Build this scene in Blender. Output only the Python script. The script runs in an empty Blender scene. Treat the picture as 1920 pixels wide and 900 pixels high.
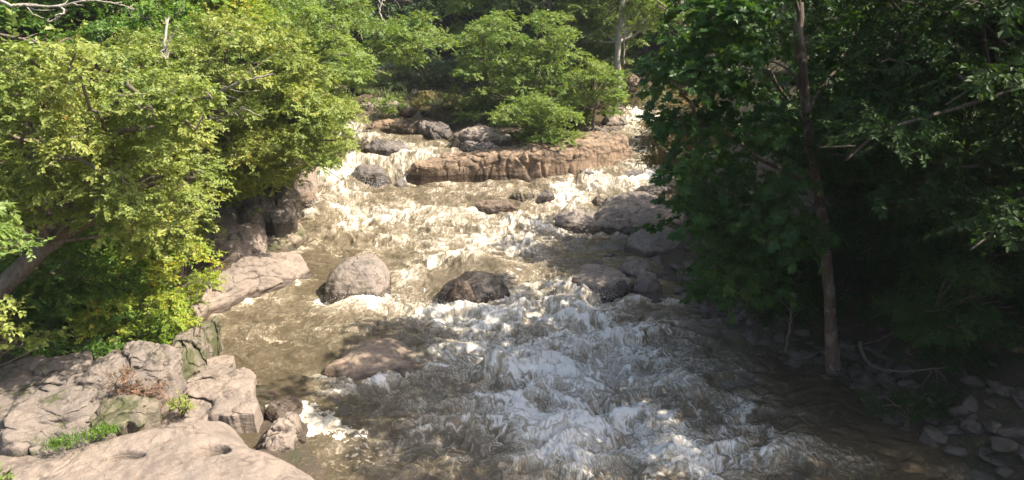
import bpy, math, random
import numpy as np
from mathutils import Vector

random.seed(7)
RNG = np.random.RandomState(11)
S = bpy.context.scene
COL = S.collection
PI = math.pi

# ------------------------------------------------------------------ camera geometry (used as a surveying aid too)
F, PITCH, CAMH = 1297.0, math.radians(18.0), 9.0
CP, SP = math.cos(PITCH), math.sin(PITCH)
def ray(px, py):
    u = (px-960.0)/F; v = (450.0-py)/F
    return np.array([u, CP+v*SP, -SP+v*CP])
def onz(px, py, z):
    d = ray(px, py); t = (z-CAMH)/d[2]
    return np.array([d[0]*t, d[1]*t, z])
def at(px, py, y):
    d = ray(px, py); t = y/d[1]
    return np.array([d[0]*t, y, CAMH+d[2]*t])

# ------------------------------------------------------------------ noise
_perm = RNG.permutation(256); _perm = np.concatenate([_perm, _perm, _perm])
_g2 = np.array([[math.cos(a), math.sin(a)] for a in np.linspace(0, 2*PI, 16, endpoint=False)], dtype=np.float32)
_g3 = np.array([[1,1,0],[-1,1,0],[1,-1,0],[-1,-1,0],[1,0,1],[-1,0,1],[1,0,-1],[-1,0,-1],[0,1,1],[0,-1,1],[0,1,-1],[0,-1,-1],[1,1,0],[-1,1,0],[0,-1,1],[0,-1,-1]], dtype=np.float32)
def n2(x, y):
    x = np.asarray(x, dtype=np.float32); y = np.asarray(y, dtype=np.float32)
    xi = np.floor(x).astype(np.int64); yi = np.floor(y).astype(np.int64)
    xf = x-xi; yf = y-yi; xi &= 255; yi &= 255
    u = xf*xf*xf*(xf*(xf*6-15)+10); v = yf*yf*yf*(yf*(yf*6-15)+10)
    def g(ix, iy, dx, dy):
        h = _g2[_perm[_perm[ix]+iy] & 15]
        return h[..., 0]*dx+h[..., 1]*dy
    a = g(xi, yi, xf, yf); b = g(xi+1, yi, xf-1, yf); c = g(xi, yi+1, xf, yf-1); d = g(xi+1, yi+1, xf-1, yf-1)
    return ((a+(b-a)*u)*(1-v)+(c+(d-c)*u)*v)*1.5
def n3(p):
    p = np.asarray(p, dtype=np.float32)
    i = np.floor(p).astype(np.int64); f = p-i; i &= 255
    w = f*f*f*(f*(f*6-15)+10)
    def g(a, b, c):
        h = _g3[_perm[_perm[_perm[i[:, 0]+a]+i[:, 1]+b]+i[:, 2]+c] & 15]
        return h[:, 0]*(f[:, 0]-a)+h[:, 1]*(f[:, 1]-b)+h[:, 2]*(f[:, 2]-c)
    def L(a, b, t): return a+(b-a)*t
    x0 = L(L(g(0,0,0), g(1,0,0), w[:, 0]), L(g(0,1,0), g(1,1,0), w[:, 0]), w[:, 1])
    x1 = L(L(g(0,0,1), g(1,0,1), w[:, 0]), L(g(0,1,1), g(1,1,1), w[:, 0]), w[:, 1])
    return L(x0, x1, w[:, 2])
def fbm2(x, y, o=4, gain=.5):
    s = 0; a = 1
    for k in range(o):
        s = s+a*n2(x+17.3*k, y-9.1*k); x = x*2.03; y = y*2.03; a *= gain
    return s
def fbm3(p, o=4, gain=.5):
    s = 0; a = 1; p = np.array(p, dtype=np.float32)
    for k in range(o):
        s = s+a*n3(p+13.7*k); p = p*2.03; a *= gain
    return s
def sst(a, b, x):
    t = np.clip((x-a)/(b-a), 0, 1); return t*t*(3-2*t)

# ------------------------------------------------------------------ mesh helpers
class MB:
    """collects quads / triangles for ONE mesh object"""
    def __init__(s): s.v = []; s.q = []; s.t = []; s.n = 0
    def add(s, v, q=None, t=None):
        v = np.asarray(v, dtype=np.float32).reshape(-1, 3)
        if q is not None and len(q): s.q.append(np.asarray(q, dtype=np.int32).reshape(-1, 4)+s.n)
        if t is not None and len(t): s.t.append(np.asarray(t, dtype=np.int32).reshape(-1, 3)+s.n)
        s.v.append(v); s.n += len(v)
    def mesh(s, name, mat, smooth=True):
        v = np.concatenate(s.v) if s.v else np.zeros((0, 3), np.float32)
        q = np.concatenate(s.q) if s.q else np.zeros((0, 4), np.int32)
        t = np.concatenate(s.t) if s.t else np.zeros((0, 3), np.int32)
        me = bpy.data.meshes.new(name)
        me.vertices.add(len(v)); me.vertices.foreach_set('co', v.ravel())
        nl = q.size+t.size
        me.loops.add(nl); me.loops.foreach_set('vertex_index', np.concatenate([q.ravel(), t.ravel()]).astype(np.int32))
        np_ = len(q)+len(t)
        me.polygons.add(np_)
        st = np.concatenate([np.arange(len(q))*4, q.size+np.arange(len(t))*3]).astype(np.int32)
        me.polygons.foreach_set('loop_start', st)
        me.update(calc_edges=True)
        me.polygons.foreach_set('use_smooth', np.full(np_, smooth, dtype=bool))
        me.materials.append(mat)
        me.validate()
        return me
def link(name, me, parent=None, loc=(0, 0, 0)):
    o = bpy.data.objects.new(name, me); COL.objects.link(o); o.location = loc
    if parent: o.parent = parent
    return o
def tag(o, label=None, cat=None, group=None, kind=None):
    if label: o['label'] = label
    if cat: o['category'] = cat
    if group: o['group'] = group
    if kind: o['kind'] = kind
    return o
def grid_faces(nr, nc, wrap=False):
    r = np.arange(nr-1)[:, None]; c = np.arange(nc if wrap else nc-1)[None, :]
    c2 = (c+1) % nc
    a = r*nc+c; b = r*nc+c2; d = (r+1)*nc+c; e = (r+1)*nc+c2
    return np.stack([a, b, e, d], -1).reshape(-1, 4)
def tube(mb, pts, rad, sides=8, wob=0.0, seed=0):
    pts = np.asarray(pts, dtype=np.float64); n = len(pts)
    rad = np.broadcast_to(np.asarray(rad, dtype=np.float64), (n,))
    tan = np.gradient(pts, axis=0); tan /= np.linalg.norm(tan, axis=1)[:, None]+1e-9
    ref = np.array([0, 1.0, 0]) if abs(tan[0][1]) < .8 else np.array([1.0, 0, 0])
    a = np.cross(tan, ref); a /= np.linalg.norm(a, axis=1)[:, None]+1e-9
    b = np.cross(tan, a)
    th = np.linspace(0, 2*PI, sides, endpoint=False)
    rr = rad[:, None]*np.ones(sides)
    if wob:
        rr = rr*(1+wob*n2(np.cos(th)[None, :]*1.5+seed+np.zeros((n, 1)), np.arange(n)[:, None]*.45+np.sin(th)[None, :]*1.5))
    v = pts[:, None]+rr[..., None]*(np.cos(th)[None, :, None]*a[:, None]+np.sin(th)[None, :, None]*b[:, None])
    mb.add(v.reshape(-1, 3), grid_faces(n, sides, True))
def smooth_line(pts, n=24, jit=0.0, rs=RNG):
    pts = np.asarray(pts, dtype=np.float64)
    k = len(pts); t = np.linspace(0, k-1, n)
    i = np.clip(t.astype(int), 0, k-2); f = (t-i)[:, None]
    p0 = pts[np.clip(i-1, 0, k-1)]; p1 = pts[i]; p2 = pts[i+1]; p3 = pts[np.clip(i+2, 0, k-1)]
    o = .5*((2*p1)+(-p0+p2)*f+(2*p0-5*p1+4*p2-p3)*f**2+(-p0+3*p1-3*p2+p3)*f**3)
    if jit: o = o+rs.normal(0, jit, o.shape)*np.minimum(1, np.arange(n)/3.0)[:, None]
    return o

# ------------------------------------------------------------------ materials
class NT:
    def __init__(s, name):
        s.m = bpy.data.materials.new(name); s.m.use_nodes = True
        s.t = s.m.node_tree; s.t.nodes.clear()
        s.out = s.t.nodes.new('ShaderNodeOutputMaterial')
    def n(s, typ, ins=None, **kw):
        nd = s.t.nodes.new('ShaderNode'+typ)
        for k, v in kw.items(): setattr(nd, k, v)
        for k, v in (ins or {}).items():
            if isinstance(v, bpy.types.NodeSocket): s.t.links.new(v, nd.inputs[k])
            else: nd.inputs[k].default_value = v
        return nd
    def math(s, op, a, b=0.0, c=None, clamp=False):
        d = {0: a, 1: b}
        if c is not None: d[2] = c
        return s.n('Math', d, operation=op, use_clamp=clamp).outputs[0]
    def mix(s, f, a, b, mode='MIX'):
        nd = s.n('Mix', None, data_type='RGBA', blend_type=mode)
        for k, v in ((0, f), (6, a), (7, b)):
            if isinstance(v, bpy.types.NodeSocket): s.t.links.new(v, nd.inputs[k])
            elif k == 0: nd.inputs[k].default_value = v
            else: nd.inputs[k].default_value = (*v, 1) if len(v) == 3 else v
        return nd.outputs[2]
    def ramp(s, f, stops, interp='LINEAR'):
        nd = s.n('ValToRGB', {0: f}); cr = nd.color_ramp; cr.interpolation = interp
        while len(cr.elements) < len(stops): cr.elements.new(.5)
        for e, (p, c) in zip(cr.elements, stops):
            e.position = p; e.color = (*c, 1) if len(c) == 3 else c
        return nd.outputs[0]
    def mr(s, f, a, b, c=0.0, d=1.0):
        return s.n('MapRange', {0: f, 1: a, 2: b, 3: c, 4: d}, interpolation_type='SMOOTHSTEP').outputs[0]
    def noise(s, vec, scale, detail=4, rough=.55, dist=0.0):
        return s.n('TexNoise', {'Vector': vec, 'Scale': scale, 'Detail': detail, 'Roughness': rough, 'Distortion': dist}).outputs['Fac']
    def surf(s, sh): s.t.links.new(sh, s.out.inputs[0]); return s.m

def rock_mat(name, ca, cb, cdark, moss=0.0, wet=0.12, wet_all=False, band=0.5, rough=.85, cracky=.8):
    m = NT(name)
    tc = m.n('TexCoord').outputs['Object']
    oi = m.n('ObjectInfo').outputs['Random']
    off = m.n('CombineXYZ', {0: m.math('MULTIPLY', oi, 91.0), 1: m.math('MULTIPLY', oi, 37.0), 2: m.math('MULTIPLY', oi, 53.0)}).outputs[0]
    v = m.n('VectorMath', {0: tc, 1: off}, operation='ADD').outputs[0]
    mp = m.n('Mapping', {'Vector': v, 'Rotation': (.5, .35, .4), 'Scale': (1.0, 1.0, 7.0)}).outputs[0]
    big = m.noise(v, .9, 5, .6)
    bands = m.noise(mp, 1.1, 6, .65, .6)
    fine = m.noise(v, 14, 6, .7)
    spk = m.noise(v, 55, 3, .6)
    c = m.mix(m.mr(big, .35, .68), ca, cb)
    c = m.mix(m.math('MULTIPLY', m.mr(bands, .48, .72), band), c, cdark)
    c = m.mix(m.math('MULTIPLY', m.mr(fine, .5, .75), .45), c, tuple(min(1, x*1.35) for x in ca))
    c = m.mix(m.math('MULTIPLY', m.mr(spk, .56, .7), .5), c, tuple(x*.55 for x in cdark))
    stain = m.mr(m.noise(v, 2.3, 6, .68, .3), .55, .7)
    c = m.mix(m.math('MULTIPLY', stain, .75), c, tuple(x*.75 for x in cdark))
    if moss:
        mo = m.mr(m.noise(v, 1.7, 5, .7), .62-.22*moss, .74-.18*moss)
        c = m.mix(m.math('MULTIPLY', mo, .8), c, (.055, .065, .018))
    sep = m.n('SeparateXYZ', {0: tc}).outputs[2]
    wl = m.math('ADD', sep, m.math('MULTIPLY', m.math('SUBTRACT', m.noise(v, 3.0, 4), .5), .35))
    w = m.mr(wl, wet-.05, wet+.09, 1.0, 0.0)
    if wet_all: w = m.math('MAXIMUM', w, m.mr(m.noise(v, 1.3, 3), .3, .5, .6, 1.0))
    c = m.mix(w, c, m.mix(1.0, c, (.33, .30, .27), 'MULTIPLY'))
    ro = m.math('SUBTRACT', rough, m.math('MULTIPLY', w, rough-.25))
    vor = m.n('TexVoronoi', {'Vector': m.n('VectorMath', {0: v, 1: m.n('TexNoise', {'Vector': v, 'Scale': 1.5}).outputs['Color']}, operation='ADD').outputs[0], 'Scale': .75}, feature='DISTANCE_TO_EDGE').outputs[0]
    crack = m.math('MAXIMUM', m.mr(vor, 0.0, .022, 0.0, 1.0), m.mr(m.noise(v, 1.1, 2), .45, .6))
    c = m.mix(m.math('MULTIPLY', m.math('SUBTRACT', 1.0, crack), cracky), c, tuple(x*.4 for x in cdark))
    hgt = m.math('ADD', m.math('ADD', m.math('MULTIPLY', big, .5), m.math('MULTIPLY', fine, .22)), m.math('ADD', m.math('MULTIPLY', spk, .06), m.math('MULTIPLY', crack, .10*cracky)))
    hgt = m.math('ADD', hgt, m.math('MULTIPLY', bands, .3))
    bp = m.n('Bump', {'Strength': .9, 'Distance': .16, 'Height': hgt}).outputs[0]
    return m.surf(m.n('BsdfPrincipled', {'Base Color': c, 'Roughness': ro, 'Normal': bp, 'Specular IOR Level': .35}).outputs[0])

def leaf_mat(name, stops, trans=.35, rough=.5, tr_tint=(1.6, 1.6, .6), gain=1.45, spec=.4):
    m = NT(name)
    g = m.n('NewGeometry')
    rnd = g.outputs['Random Per Island']
    pos = g.outputs['Position']
    rnd = m.math('ADD', m.math('MULTIPLY', rnd, .62), m.math('MULTIPLY', m.mr(m.noise(pos, .9, 4, .6), .3, .7), .40), clamp=True)
    c = m.ramp(rnd, [(p_, tuple(min(.6, x_*gain) for x_ in c_)) for p_, c_ in stops])
    c = m.mix(m.mr(m.noise(pos, .55, 3), .35, .68), c, m.mix(1.0, c, (.72, .85, .8), 'MULTIPLY'))
    p = m.n('BsdfPrincipled', {'Base Color': c, 'Roughness': rough, 'Specular IOR Level': spec}).outputs[0]
    t = m.n('BsdfTranslucent', {'Color': m.mix(1.0, c, tr_tint, 'MULTIPLY')}).outputs[0]
    return m.surf(m.n('MixShader', {0: trans, 1: p, 2: t}).outputs[0])

def bark_mat(name, a, b, pale=None):
    m = NT(name)
    tc = m.n('TexCoord').outputs['Object']
    mp = m.n('Mapping', {'Vector': tc, 'Scale': (9, 9, 2)}).outputs[0]
    f = m.noise(mp, 1.6, 6, .7)
    c = m.mix(m.mr(f, .35, .65), a, b)
    if pale:
        c = m.mix(m.mr(m.noise(tc, 2.2, 3, .5, .5), .5, .56), c, pale)
    bp = m.n('Bump', {'Strength': .8, 'Distance': .04, 'Height': f}).outputs[0]
    return m.surf(m.n('BsdfPrincipled', {'Base Color': c, 'Roughness': .9, 'Normal': bp}).outputs[0])

M = {}
M['rock_tan'] = rock_mat('rock_tan', (.285, .228, .184), (.205, .17, .142), (.10, .08, .066), wet=.24, cracky=.35)
M['rock_grey'] = rock_mat('rock_grey', (.265, .218, .18), (.19, .162, .14), (.09, .075, .062), moss=.35, wet=.24, cracky=.8)
M['rock_moss'] = rock_mat('rock_moss', (.29, .235, .175), (.20, .17, .13), (.10, .085, .06), moss=.9, wet=.22, cracky=.6)
M['rock_tan_dry'] = rock_mat('rock_tan_dry', (.285, .228, .184), (.205, .17, .142), (.10, .08, .066), wet=-2, cracky=.35)
M['rock_grey_dry'] = rock_mat('rock_grey_dry', (.215, .178, .15), (.15, .128, .112), (.065, .055, .046), moss=.35, wet=-2, cracky=.8)
M['rock_moss_dry'] = rock_mat('rock_moss_dry', (.23, .19, .145), (.16, .135, .105), (.075, .064, .048), moss=.9, wet=-2, cracky=.8)
M['rock_hump'] = rock_mat('rock_hump', (.30, .225, .165), (.23, .18, .135), (.10, .08, .062), wet=.07, cracky=.3)
M['rock_cliff'] = rock_mat('rock_cliff', (.30, .21, .14), (.20, .145, .10), (.055, .045, .036), moss=.15, wet=.16, band=.95)
M['rock_dark'] = rock_mat('rock_dark', (.20, .17, .15), (.13, .115, .105), (.06, .052, .048), moss=.2, wet=.18)
M['rock_wet'] = rock_mat('rock_wet', (.16, .135, .12), (.10, .09, .085), (.045, .04, .038), wet=.25, wet_all=True)
M['rock_rust'] = rock_mat('rock_rust', (.225, .165, .12), (.15, .11, .082), (.05, .04, .032), moss=.25, wet=.24, band=.95)
M['rock_rubble'] = rock_mat('rock_rubble', (.15, .125, .105), (.095, .08, .068), (.045, .038, .032), moss=.3, wet=-1)
M['bark'] = bark_mat('bark', (.12, .09, .065), (.22, .18, .14))
M['bark_pale'] = bark_mat('bark_pale', (.30, .26, .21), (.42, .38, .33))
M['bark_syc'] = bark_mat('bark_syc', (.075, .05, .036), (.13, .092, .066), pale=(.19, .155, .12))
M['bark_dark'] = bark_mat('bark_dark', (.06, .05, .04), (.11, .09, .07))
YG = [(0, (.082, .108, .030)), (.35, (.146, .174, .042)), (.70, (.208, .226, .054)), (.93, (.23, .235, .06)), (.965, (.27, .22, .04)), (.99, (.32, .17, .03)), (1, (.28, .09, .02))]
M['leaf_elm'] = leaf_mat('leaf_elm', YG, .35)
M['leaf_yellow'] = leaf_mat('leaf_yellow', [(0, (.10, .15, .02)), (.5, (.19, .235, .03)), (.85, (.28, .27, .035)), (.95, (.38, .22, .03)), (1, (.35, .09, .02))], .38)
M['leaf_green'] = leaf_mat('leaf_green', [(0, (.05, .10, .02)), (.6, (.095, .16, .026)), (.93, (.14, .20, .03)), (1, (.22, .19, .03))], .38)
M['leaf_bright'] = leaf_mat('leaf_bright', [(0, (.085, .125, .034)), (.6, (.145, .19, .048)), (.95, (.20, .235, .06)), (1, (.26, .23, .06))], .42)
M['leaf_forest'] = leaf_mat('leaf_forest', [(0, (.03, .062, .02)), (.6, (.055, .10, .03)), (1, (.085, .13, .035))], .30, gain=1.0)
M['leaf_far'] = leaf_mat('leaf_far', [(0, (.085, .12, .05)), (.6, (.14, .175, .065)), (1, (.19, .21, .08))], .38)
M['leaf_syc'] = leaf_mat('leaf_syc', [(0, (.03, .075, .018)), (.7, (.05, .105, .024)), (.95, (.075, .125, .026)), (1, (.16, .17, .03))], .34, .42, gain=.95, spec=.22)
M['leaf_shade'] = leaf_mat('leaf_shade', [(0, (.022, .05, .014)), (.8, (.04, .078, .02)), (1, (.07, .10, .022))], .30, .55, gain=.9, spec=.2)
M['leaf_dry'] = leaf_mat('leaf_dry', [(0, (.10, .085, .04)), (.5, (.15, .13, .05)), (1, (.20, .11, .06))], .25)
M['leaf_russet'] = leaf_mat('leaf_russet', [(0, (.11, .06, .045)), (.6, (.17, .10, .07)), (.85, (.22, .15, .09)), (1, (.26, .07, .03))], .2)
M['litter'] = leaf_mat('litter', [(0, (.12, .06, .03)), (.5, (.20, .11, .05)), (1, (.32, .16, .05))], .1)

def ground_mat():
    m = NT('ground_soil')
    v = m.n('NewGeometry').outputs['Position']
    a = m.noise(v, .8, 6, .65); b = m.noise(v, 9, 5, .7)
    c = m.mix(m.mr(a, .4, .62), (.075, .055, .038), (.045, .05, .022))
    c = m.mix(m.mr(b, .52, .7), c, (.15, .10, .06))
    bp = m.n('Bump', {'Strength': .8, 'Distance': .12, 'Height': b}).outputs[0]
    return m.surf(m.n('BsdfPrincipled', {'Base Color': c, 'Roughness': .95, 'Normal': bp}).outputs[0])
M['ground'] = ground_mat()

def water_mat():
    m = NT('river_water')
    pos = m.n('NewGeometry').outputs['Position']
    foam = m.n('Attribute', None, attribute_name='foam').outputs['Fac']
    wv = m.n('TexNoise', {'Vector': pos, 'Scale': 1.3, 'Detail': 3}).outputs['Color']
    warp = m.n('VectorMath', {0: wv, 1: (.9, .9, .0)}, operation='MULTIPLY').outputs[0]
    p2 = m.n('VectorMath', {0: pos, 1: warp}, operation='ADD').outputs[0]
    mp = m.n('Mapping', {'Vector': p2, 'Scale': (1.0, .8, .5)}).outputs[0]
    na = m.noise(mp, 2.6, 7, .62, .4)
    nb = m.noise(mp, 7.5, 6, .65, .3)
    nc = m.noise(pos, 42, 4, .7)
    lb = m.math('SUBTRACT', 1.0, m.math('MULTIPLY', m.math('ABSOLUTE', m.math('SUBTRACT', nb, .5)), 6.0), clamp=True)
    x = m.math('ADD', foam, m.math('MULTIPLY', m.math('SUBTRACT', nc, .5), m.math('ADD', .16, m.math('MULTIPLY', foam, .30))))
    x = m.math('ADD', x, m.math('MULTIPLY', m.math('SUBTRACT', lb, .3), m.math('MULTIPLY', foam, .14)))
    col = m.ramp(x, [(0.0, (.062, .049, .031)), (.16, (.095, .076, .048)), (.32, (.165, .135, .092)), (.48, (.285, .245, .18)), (.66, (.43, .395, .325)), (.84, (.59, .555, .485)), (1.0, (.735, .705, .65))])
    ro = m.mr(x, .25, .7, .07, .6)
    rip = m.math('ADD', m.math('MULTIPLY', m.noise(mp, 5, 5, .6), .6), m.math('MULTIPLY', m.noise(pos, 19, 4, .6), .25))
    hgt = m.math('ADD', rip, m.math('MULTIPLY', x, .25))
    bp = m.n('Bump', {'Strength': .36, 'Distance': .07, 'Height': hgt}).outputs[0]
    pr = m.n('BsdfPrincipled', {'Base Color': col, 'Roughness': ro, 'IOR': 1.33, 'Normal': bp}).outputs[0]
    return m.surf(pr)
M['water'] = water_mat()

# ------------------------------------------------------------------ river layout
def prof(x, y):
    yl = [-60, 26.5, 29, 31.5, 33.6, 34.9, 39.5, 42.2, 50, 60, 80, 200]
    zl = [0, 0, .45, .95, 1.10, 2.25, 2.65, 3.4, 4.0, 4.6, 5.5, 9]
    zr = [0, .05, .35, .95, 1.75, 2.05, 2.75, 3.35, 4.2, 4.9, 5.6, 9]
    a = np.interp(y, yl, zl); b = np.interp(y, yl, zr)
    w = sst(-2.5, 2.5, x)
    return a*(1-w)+b*w
def xl(y): return np.interp(y, [-40, 5, 11.9, 14.2, 16.3, 17.8, 19.3, 21.5, 23.6, 27.7, 28.6, 32.2, 34.5, 41, 53, 70, 120], [-2, -2.5, -3.6, -5.2, -7.4, -8.6, -9.3, -8.6, -7.6, -8.5, -9.3, -9.8, -11, -12.0, -14, -18, -60])
def xr(y): return np.interp(y, [-40, 5, 11.9, 13.4, 15.7, 18.9, 21.2, 26.3, 28.3, 32.3, 40.7, 47, 60, 80, 120], [12, 11, 9.7, 8.9, 8.2, 6.4, 5.4, 5.6, 7.0, 8.0, 9.6, 11.5, 13, 14, 0])
def gz(x, y):
    """height of the bare ground"""
    x = np.asarray(x, dtype=np.float64); y = np.asarray(y, dtype=np.float64)
    dl = xl(y)-x; dr = x-xr(y); d = np.maximum(dl, dr)
    z = prof(x, y)
    front = .10+.90*sst(13.4, 16.0, y+.12*(x+8))
    up = np.where(dl > dr, np.interp(d, [-3, -.3, 0, 1, 2.5, 4, 8, 20, 60, 200], [-1.2, -.7, -.25, .1, .55, 1.2, 2.4, 5.0, 14, 25])*np.where(d > 0, front, 1),
                  np.interp(d, [-3, -.3, 0, 1, 3, 6, 12, 30, 60, 200], [-1.2, -.6, -.1, .35, 1.2, 2.6, 4.6, 9, 15, 25]))
    isl = np.exp(-(((x+.2)/4.2)**4))*sst(35, 37, y)*(1-sst(58, 64, y))
    up = np.where(d < 0, np.maximum(up, -1.2+isl*1.75), up)
    far = np.maximum(0, y-60)*.22*sst(60, 75, y)
    n = fbm2(x*.35, y*.35, 4)*.25
    return z+up+far+n*np.clip(d+.4, .15, 1.5)

# ground sheet
gx = np.concatenate([np.linspace(-900, -60, 12), np.linspace(-50, -16, 40), np.linspace(-15.5, 15.5, 190), np.linspace(16, 50, 40), np.linspace(60, 900, 12)])
gy = np.concatenate([np.linspace(-300, -12, 8), np.linspace(-8, 9, 18), np.linspace(9.3, 60, 260), np.linspace(61, 110, 40), np.linspace(125, 900, 12)])
X, Y = np.meshgrid(gx, gy)
mb = MB(); mb.add(np.stack([X, Y, gz(X, Y)], -1).reshape(-1, 3), grid_faces(len(gy), len(gx)))
tag(link('ground', mb.mesh('ground', M['ground'])), 'dark forest soil of both river banks', 'ground', kind='structure')

# water sheet ------------------------------------------------------
NRW, NCW = 1250, 900
ry = np.exp(np.linspace(math.log(7.5), math.log(82), NRW))
s = np.linspace(0, 1, NCW)
Y = np.repeat(ry[:, None], NCW, 1)
X = (xl(ry)-1.6)[:, None]*(1-s)[None]+(xr(ry)+1.6)[:, None]*s[None]
Z = prof(X, Y)
# foam coverage: (px, py, rx metres, ry metres, strength) pinned on the river surface
def zpt(px, py):
    p = onz(px, py, 0.5)
    for _ in range(12):
        p = onz(px, py, float(prof(p[0], p[1]))*.5+p[2]*.5)
    return p
FO = [(620, 370, 1.5, 1.5, .58), (690, 400, 1.8, 1.8, .48), (640, 440, 1.5, 1.6, .40), (780, 400, 1.8, 1.6, .34), (760, 450, 1.6, 1.5, .36), (900, 355, 3.0, 1.0, .35),
      (900, 430, 1.6, 1.5, .38), (1010, 415, 1.5, 1.2, .65), (1060, 370, 1.2, 1.8, .75), (1130, 340, 1.8, 1.2, .62), (1200, 310, 1.5, 1.2, .6), (1220, 340, 1.0, .8, .6), (960, 480, 1.5, 1.3, .30),
      (830, 495, 1.5, 1.0, .5), (770, 520, .9, 1.2, .5), (870, 498, 1.5, .5, .45), (1000, 440, 2.2, 1.2, .3), (690, 575, 1.4, .7, .5), (620, 560, .5, 1.0, .4), (500, 560, 1.8, .8, .22), (800, 575, 1.4, 1.0, .65), (900, 590, 1.8, .9, .75), (1000, 590, 1.6, 1.2, .85), (1090, 570, 1.1, .8, .85),
      (1130, 620, 1.2, 1.2, .75), (960, 650, 1.8, 1.2, .75), (1060, 680, 1.6, 1.5, .8), (1180, 690, .9, 1.2, .55), (860, 670, 1.2, .6, .55), (920, 690, .5, .5, .6), (1000, 760, 1.7, 1.2, .75), (1120, 780, 1.5, 1.2, .75),
      (1060, 860, 1.6, .9, .65), (1240, 840, 1.2, .9, .65), (1330, 870, 1.3, .6, .5), (1380, 760, .5, .8, .3), (900, 750, 1.0, .8, .32), (860, 800, 1.0, .5, .25), (720, 830, 1.3, .5, .18), (1560, 860, 1.5, .5, .25), (1820, 890, .6, .3, .4),
      (700, 740, .7, .3, .3), (620, 735, .6, .3, .35), (480, 620, 1.2, .6, .12), (1010, 520, 1.2, .8, .22),
      (650, 240, 1.4, 1.8, .95), (615, 255, 1.5, 1.5, .7), (720, 300, 2.5, .9, .35), (780, 278, 1.8, 1.6, .75), (860, 285, 1.2, .9, .75), (640, 300, 2.0, 1.0, .4), (700, 260, 1.2, 1.0, .7), (640, 330, 1.4, .8, .6), (1220, 275, 1.6, 1.6, .75), (1210, 215, 2.0, 2.5, .85), (1180, 245, 1.2, 1.2, .5), (680, 160, 2.5, 2, .4), (800, 430, 5.0, 5.0, .20), (1040, 640, 3.2, 5.5, .28), (1050, 830, 3.2, 3, .2), (640, 310, 1.6, 1.0, .4), (560, 620, 3, 2.2, .22), (1300, 700, 1.5, 2.5, .25), (1350, 850, 2.5, 1.5, .25), (760, 800, 2.5, 1.5, .12), (1480, 640, 1.5, 2, .12), (1130, 500, 2.5, 2, .15), (1200, 640, 1.5, 2.2, .4), (1180, 750, 1.6, 2.0, .4), (1290, 800, 1.4, 1.6, .35), (930, 600, 3, 1.5, .35), (960, 460, 2.5, 2.0, .28), (880, 700, 1.6, 1.6, .3), (1050, 540, 2.0, 1.0, .35), (1420, 800, 1.2, 1.0, .25)]
C = np.zeros_like(X)
for (px, py, rx, ryy, st) in FO:
    p = zpt(px, py)
    g = np.exp(-(((X-p[0])/rx)**2+((Y-p[1])/ryy)**2))
    C = 1-(1-C)*(1-st*.9*g)
# collars of foam where the current meets the rocks
COLLAR = [[(603, 555), (618, 562), (660, 565), (705, 563), (734, 550)], [(818, 564), (848, 572), (890, 572), (930, 564), (958, 554)], [(600, 702), (640, 715), (690, 719), (740, 715), (790, 697)], [(880, 394), (920, 401), (972, 398)], [(1008, 376), (1045, 372)],
          [(1108, 430), (1150, 440), (1215, 442)], [(1020, 430), (1060, 436), (1108, 436)], [(1055, 534), (1090, 547), (1130, 558), (1170, 558)], [(400, 592), (460, 564), (530, 542), (594, 517)], [(520, 480), (560, 468), (588, 448)], [(655, 342), (690, 348), (728, 340)], [(680, 285), (725, 291), (766, 285)],
          [(763, 342), (840, 347), (950, 340), (1060, 330), (1140, 308)], [(668, 236), (720, 250), (790, 258), (850, 254)], [(545, 405), (572, 400)], [(385, 655), (387, 690), (427, 714), (500, 764), (560, 775)], [(1195, 564), (1262, 564)], [(1165, 336), (1222, 331)]]
for ln in COLLAR:
    q = np.array([zpt(*p)[:2] for p in ln]); q = np.array([q[i]*(1-t)+q[i+1]*t for i in range(len(q)-1) for t in (0, .33, .66)]+[q[-1]])
    for k_, p in enumerate(q):
        w_ = .22+.14*math.sin(k_*2.7); st = .34+.22*math.sin(k_*1.9+1)
        r0_ = np.searchsorted(ry, p[1]-1.0); r1_ = np.searchsorted(ry, p[1]+1.0)
        g = np.exp(-(((X[r0_:r1_]-p[0])/(w_*1.3))**2+((Y[r0_:r1_]-p[1])/w_)**2))
        C[r0_:r1_] = 1-(1-C[r0_:r1_])*(1-st*g)
# follow the current upstream through its eddies: streaks and filaments of foam then bend with the flow
a = X.astype(np.float32).copy(); b = Y.astype(np.float32).copy()
def psi(x, y): return .34*n2(x*.62+3, y*.55)+.12*n2(x*1.5+50, y*1.35)+.034*n2(x*3.6+9, y*3.3)
for _ in range(4):
    e = .06; p0 = psi(a, b)
    vx = (psi(a, b+e)-p0)/e; vy = -(psi(a+e, b)-p0)/e
    lean = np.where((a < -3) & (b > 24), .35, np.where(b > 27, -.30, .22))
    a = a-(lean*.22+vx*.62); b = b+.16-vy*.62
s1 = fbm2(a*1.1, b*.62, 4)
s2 = np.clip(1-np.abs(fbm2(a*1.25+7, b*1.35, 4))*4.2, 0, 1)
s3 = np.clip(1-np.abs(fbm2(a*2.7+31, b*2.9, 4))*3.4, 0, 1)
s4 = np.clip(1-np.abs(fbm2(a*7.5, b*7.0, 3))*2.8, 0, 1)
wx = X+.4*fbm2(X*.5, Y*.5, 3); wy = Y+.4*fbm2(X*.5+40, Y*.5, 3)
bign = fbm2(wx*.50, wy*1.05, 3)
ridg = 1-np.abs(fbm2(wx*1.2+9, wy*1.5, 3))*1.6
mid = fbm2(wx*2.3, wy*2.8, 3)
fine = fbm2(a*9, b*6, 3)
edge = np.minimum(np.clip((X-(xl(Y)-.6))/1.2, 0, 1), np.clip(((xr(Y)+.6)-X)/1.2, 0, 1))
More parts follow.
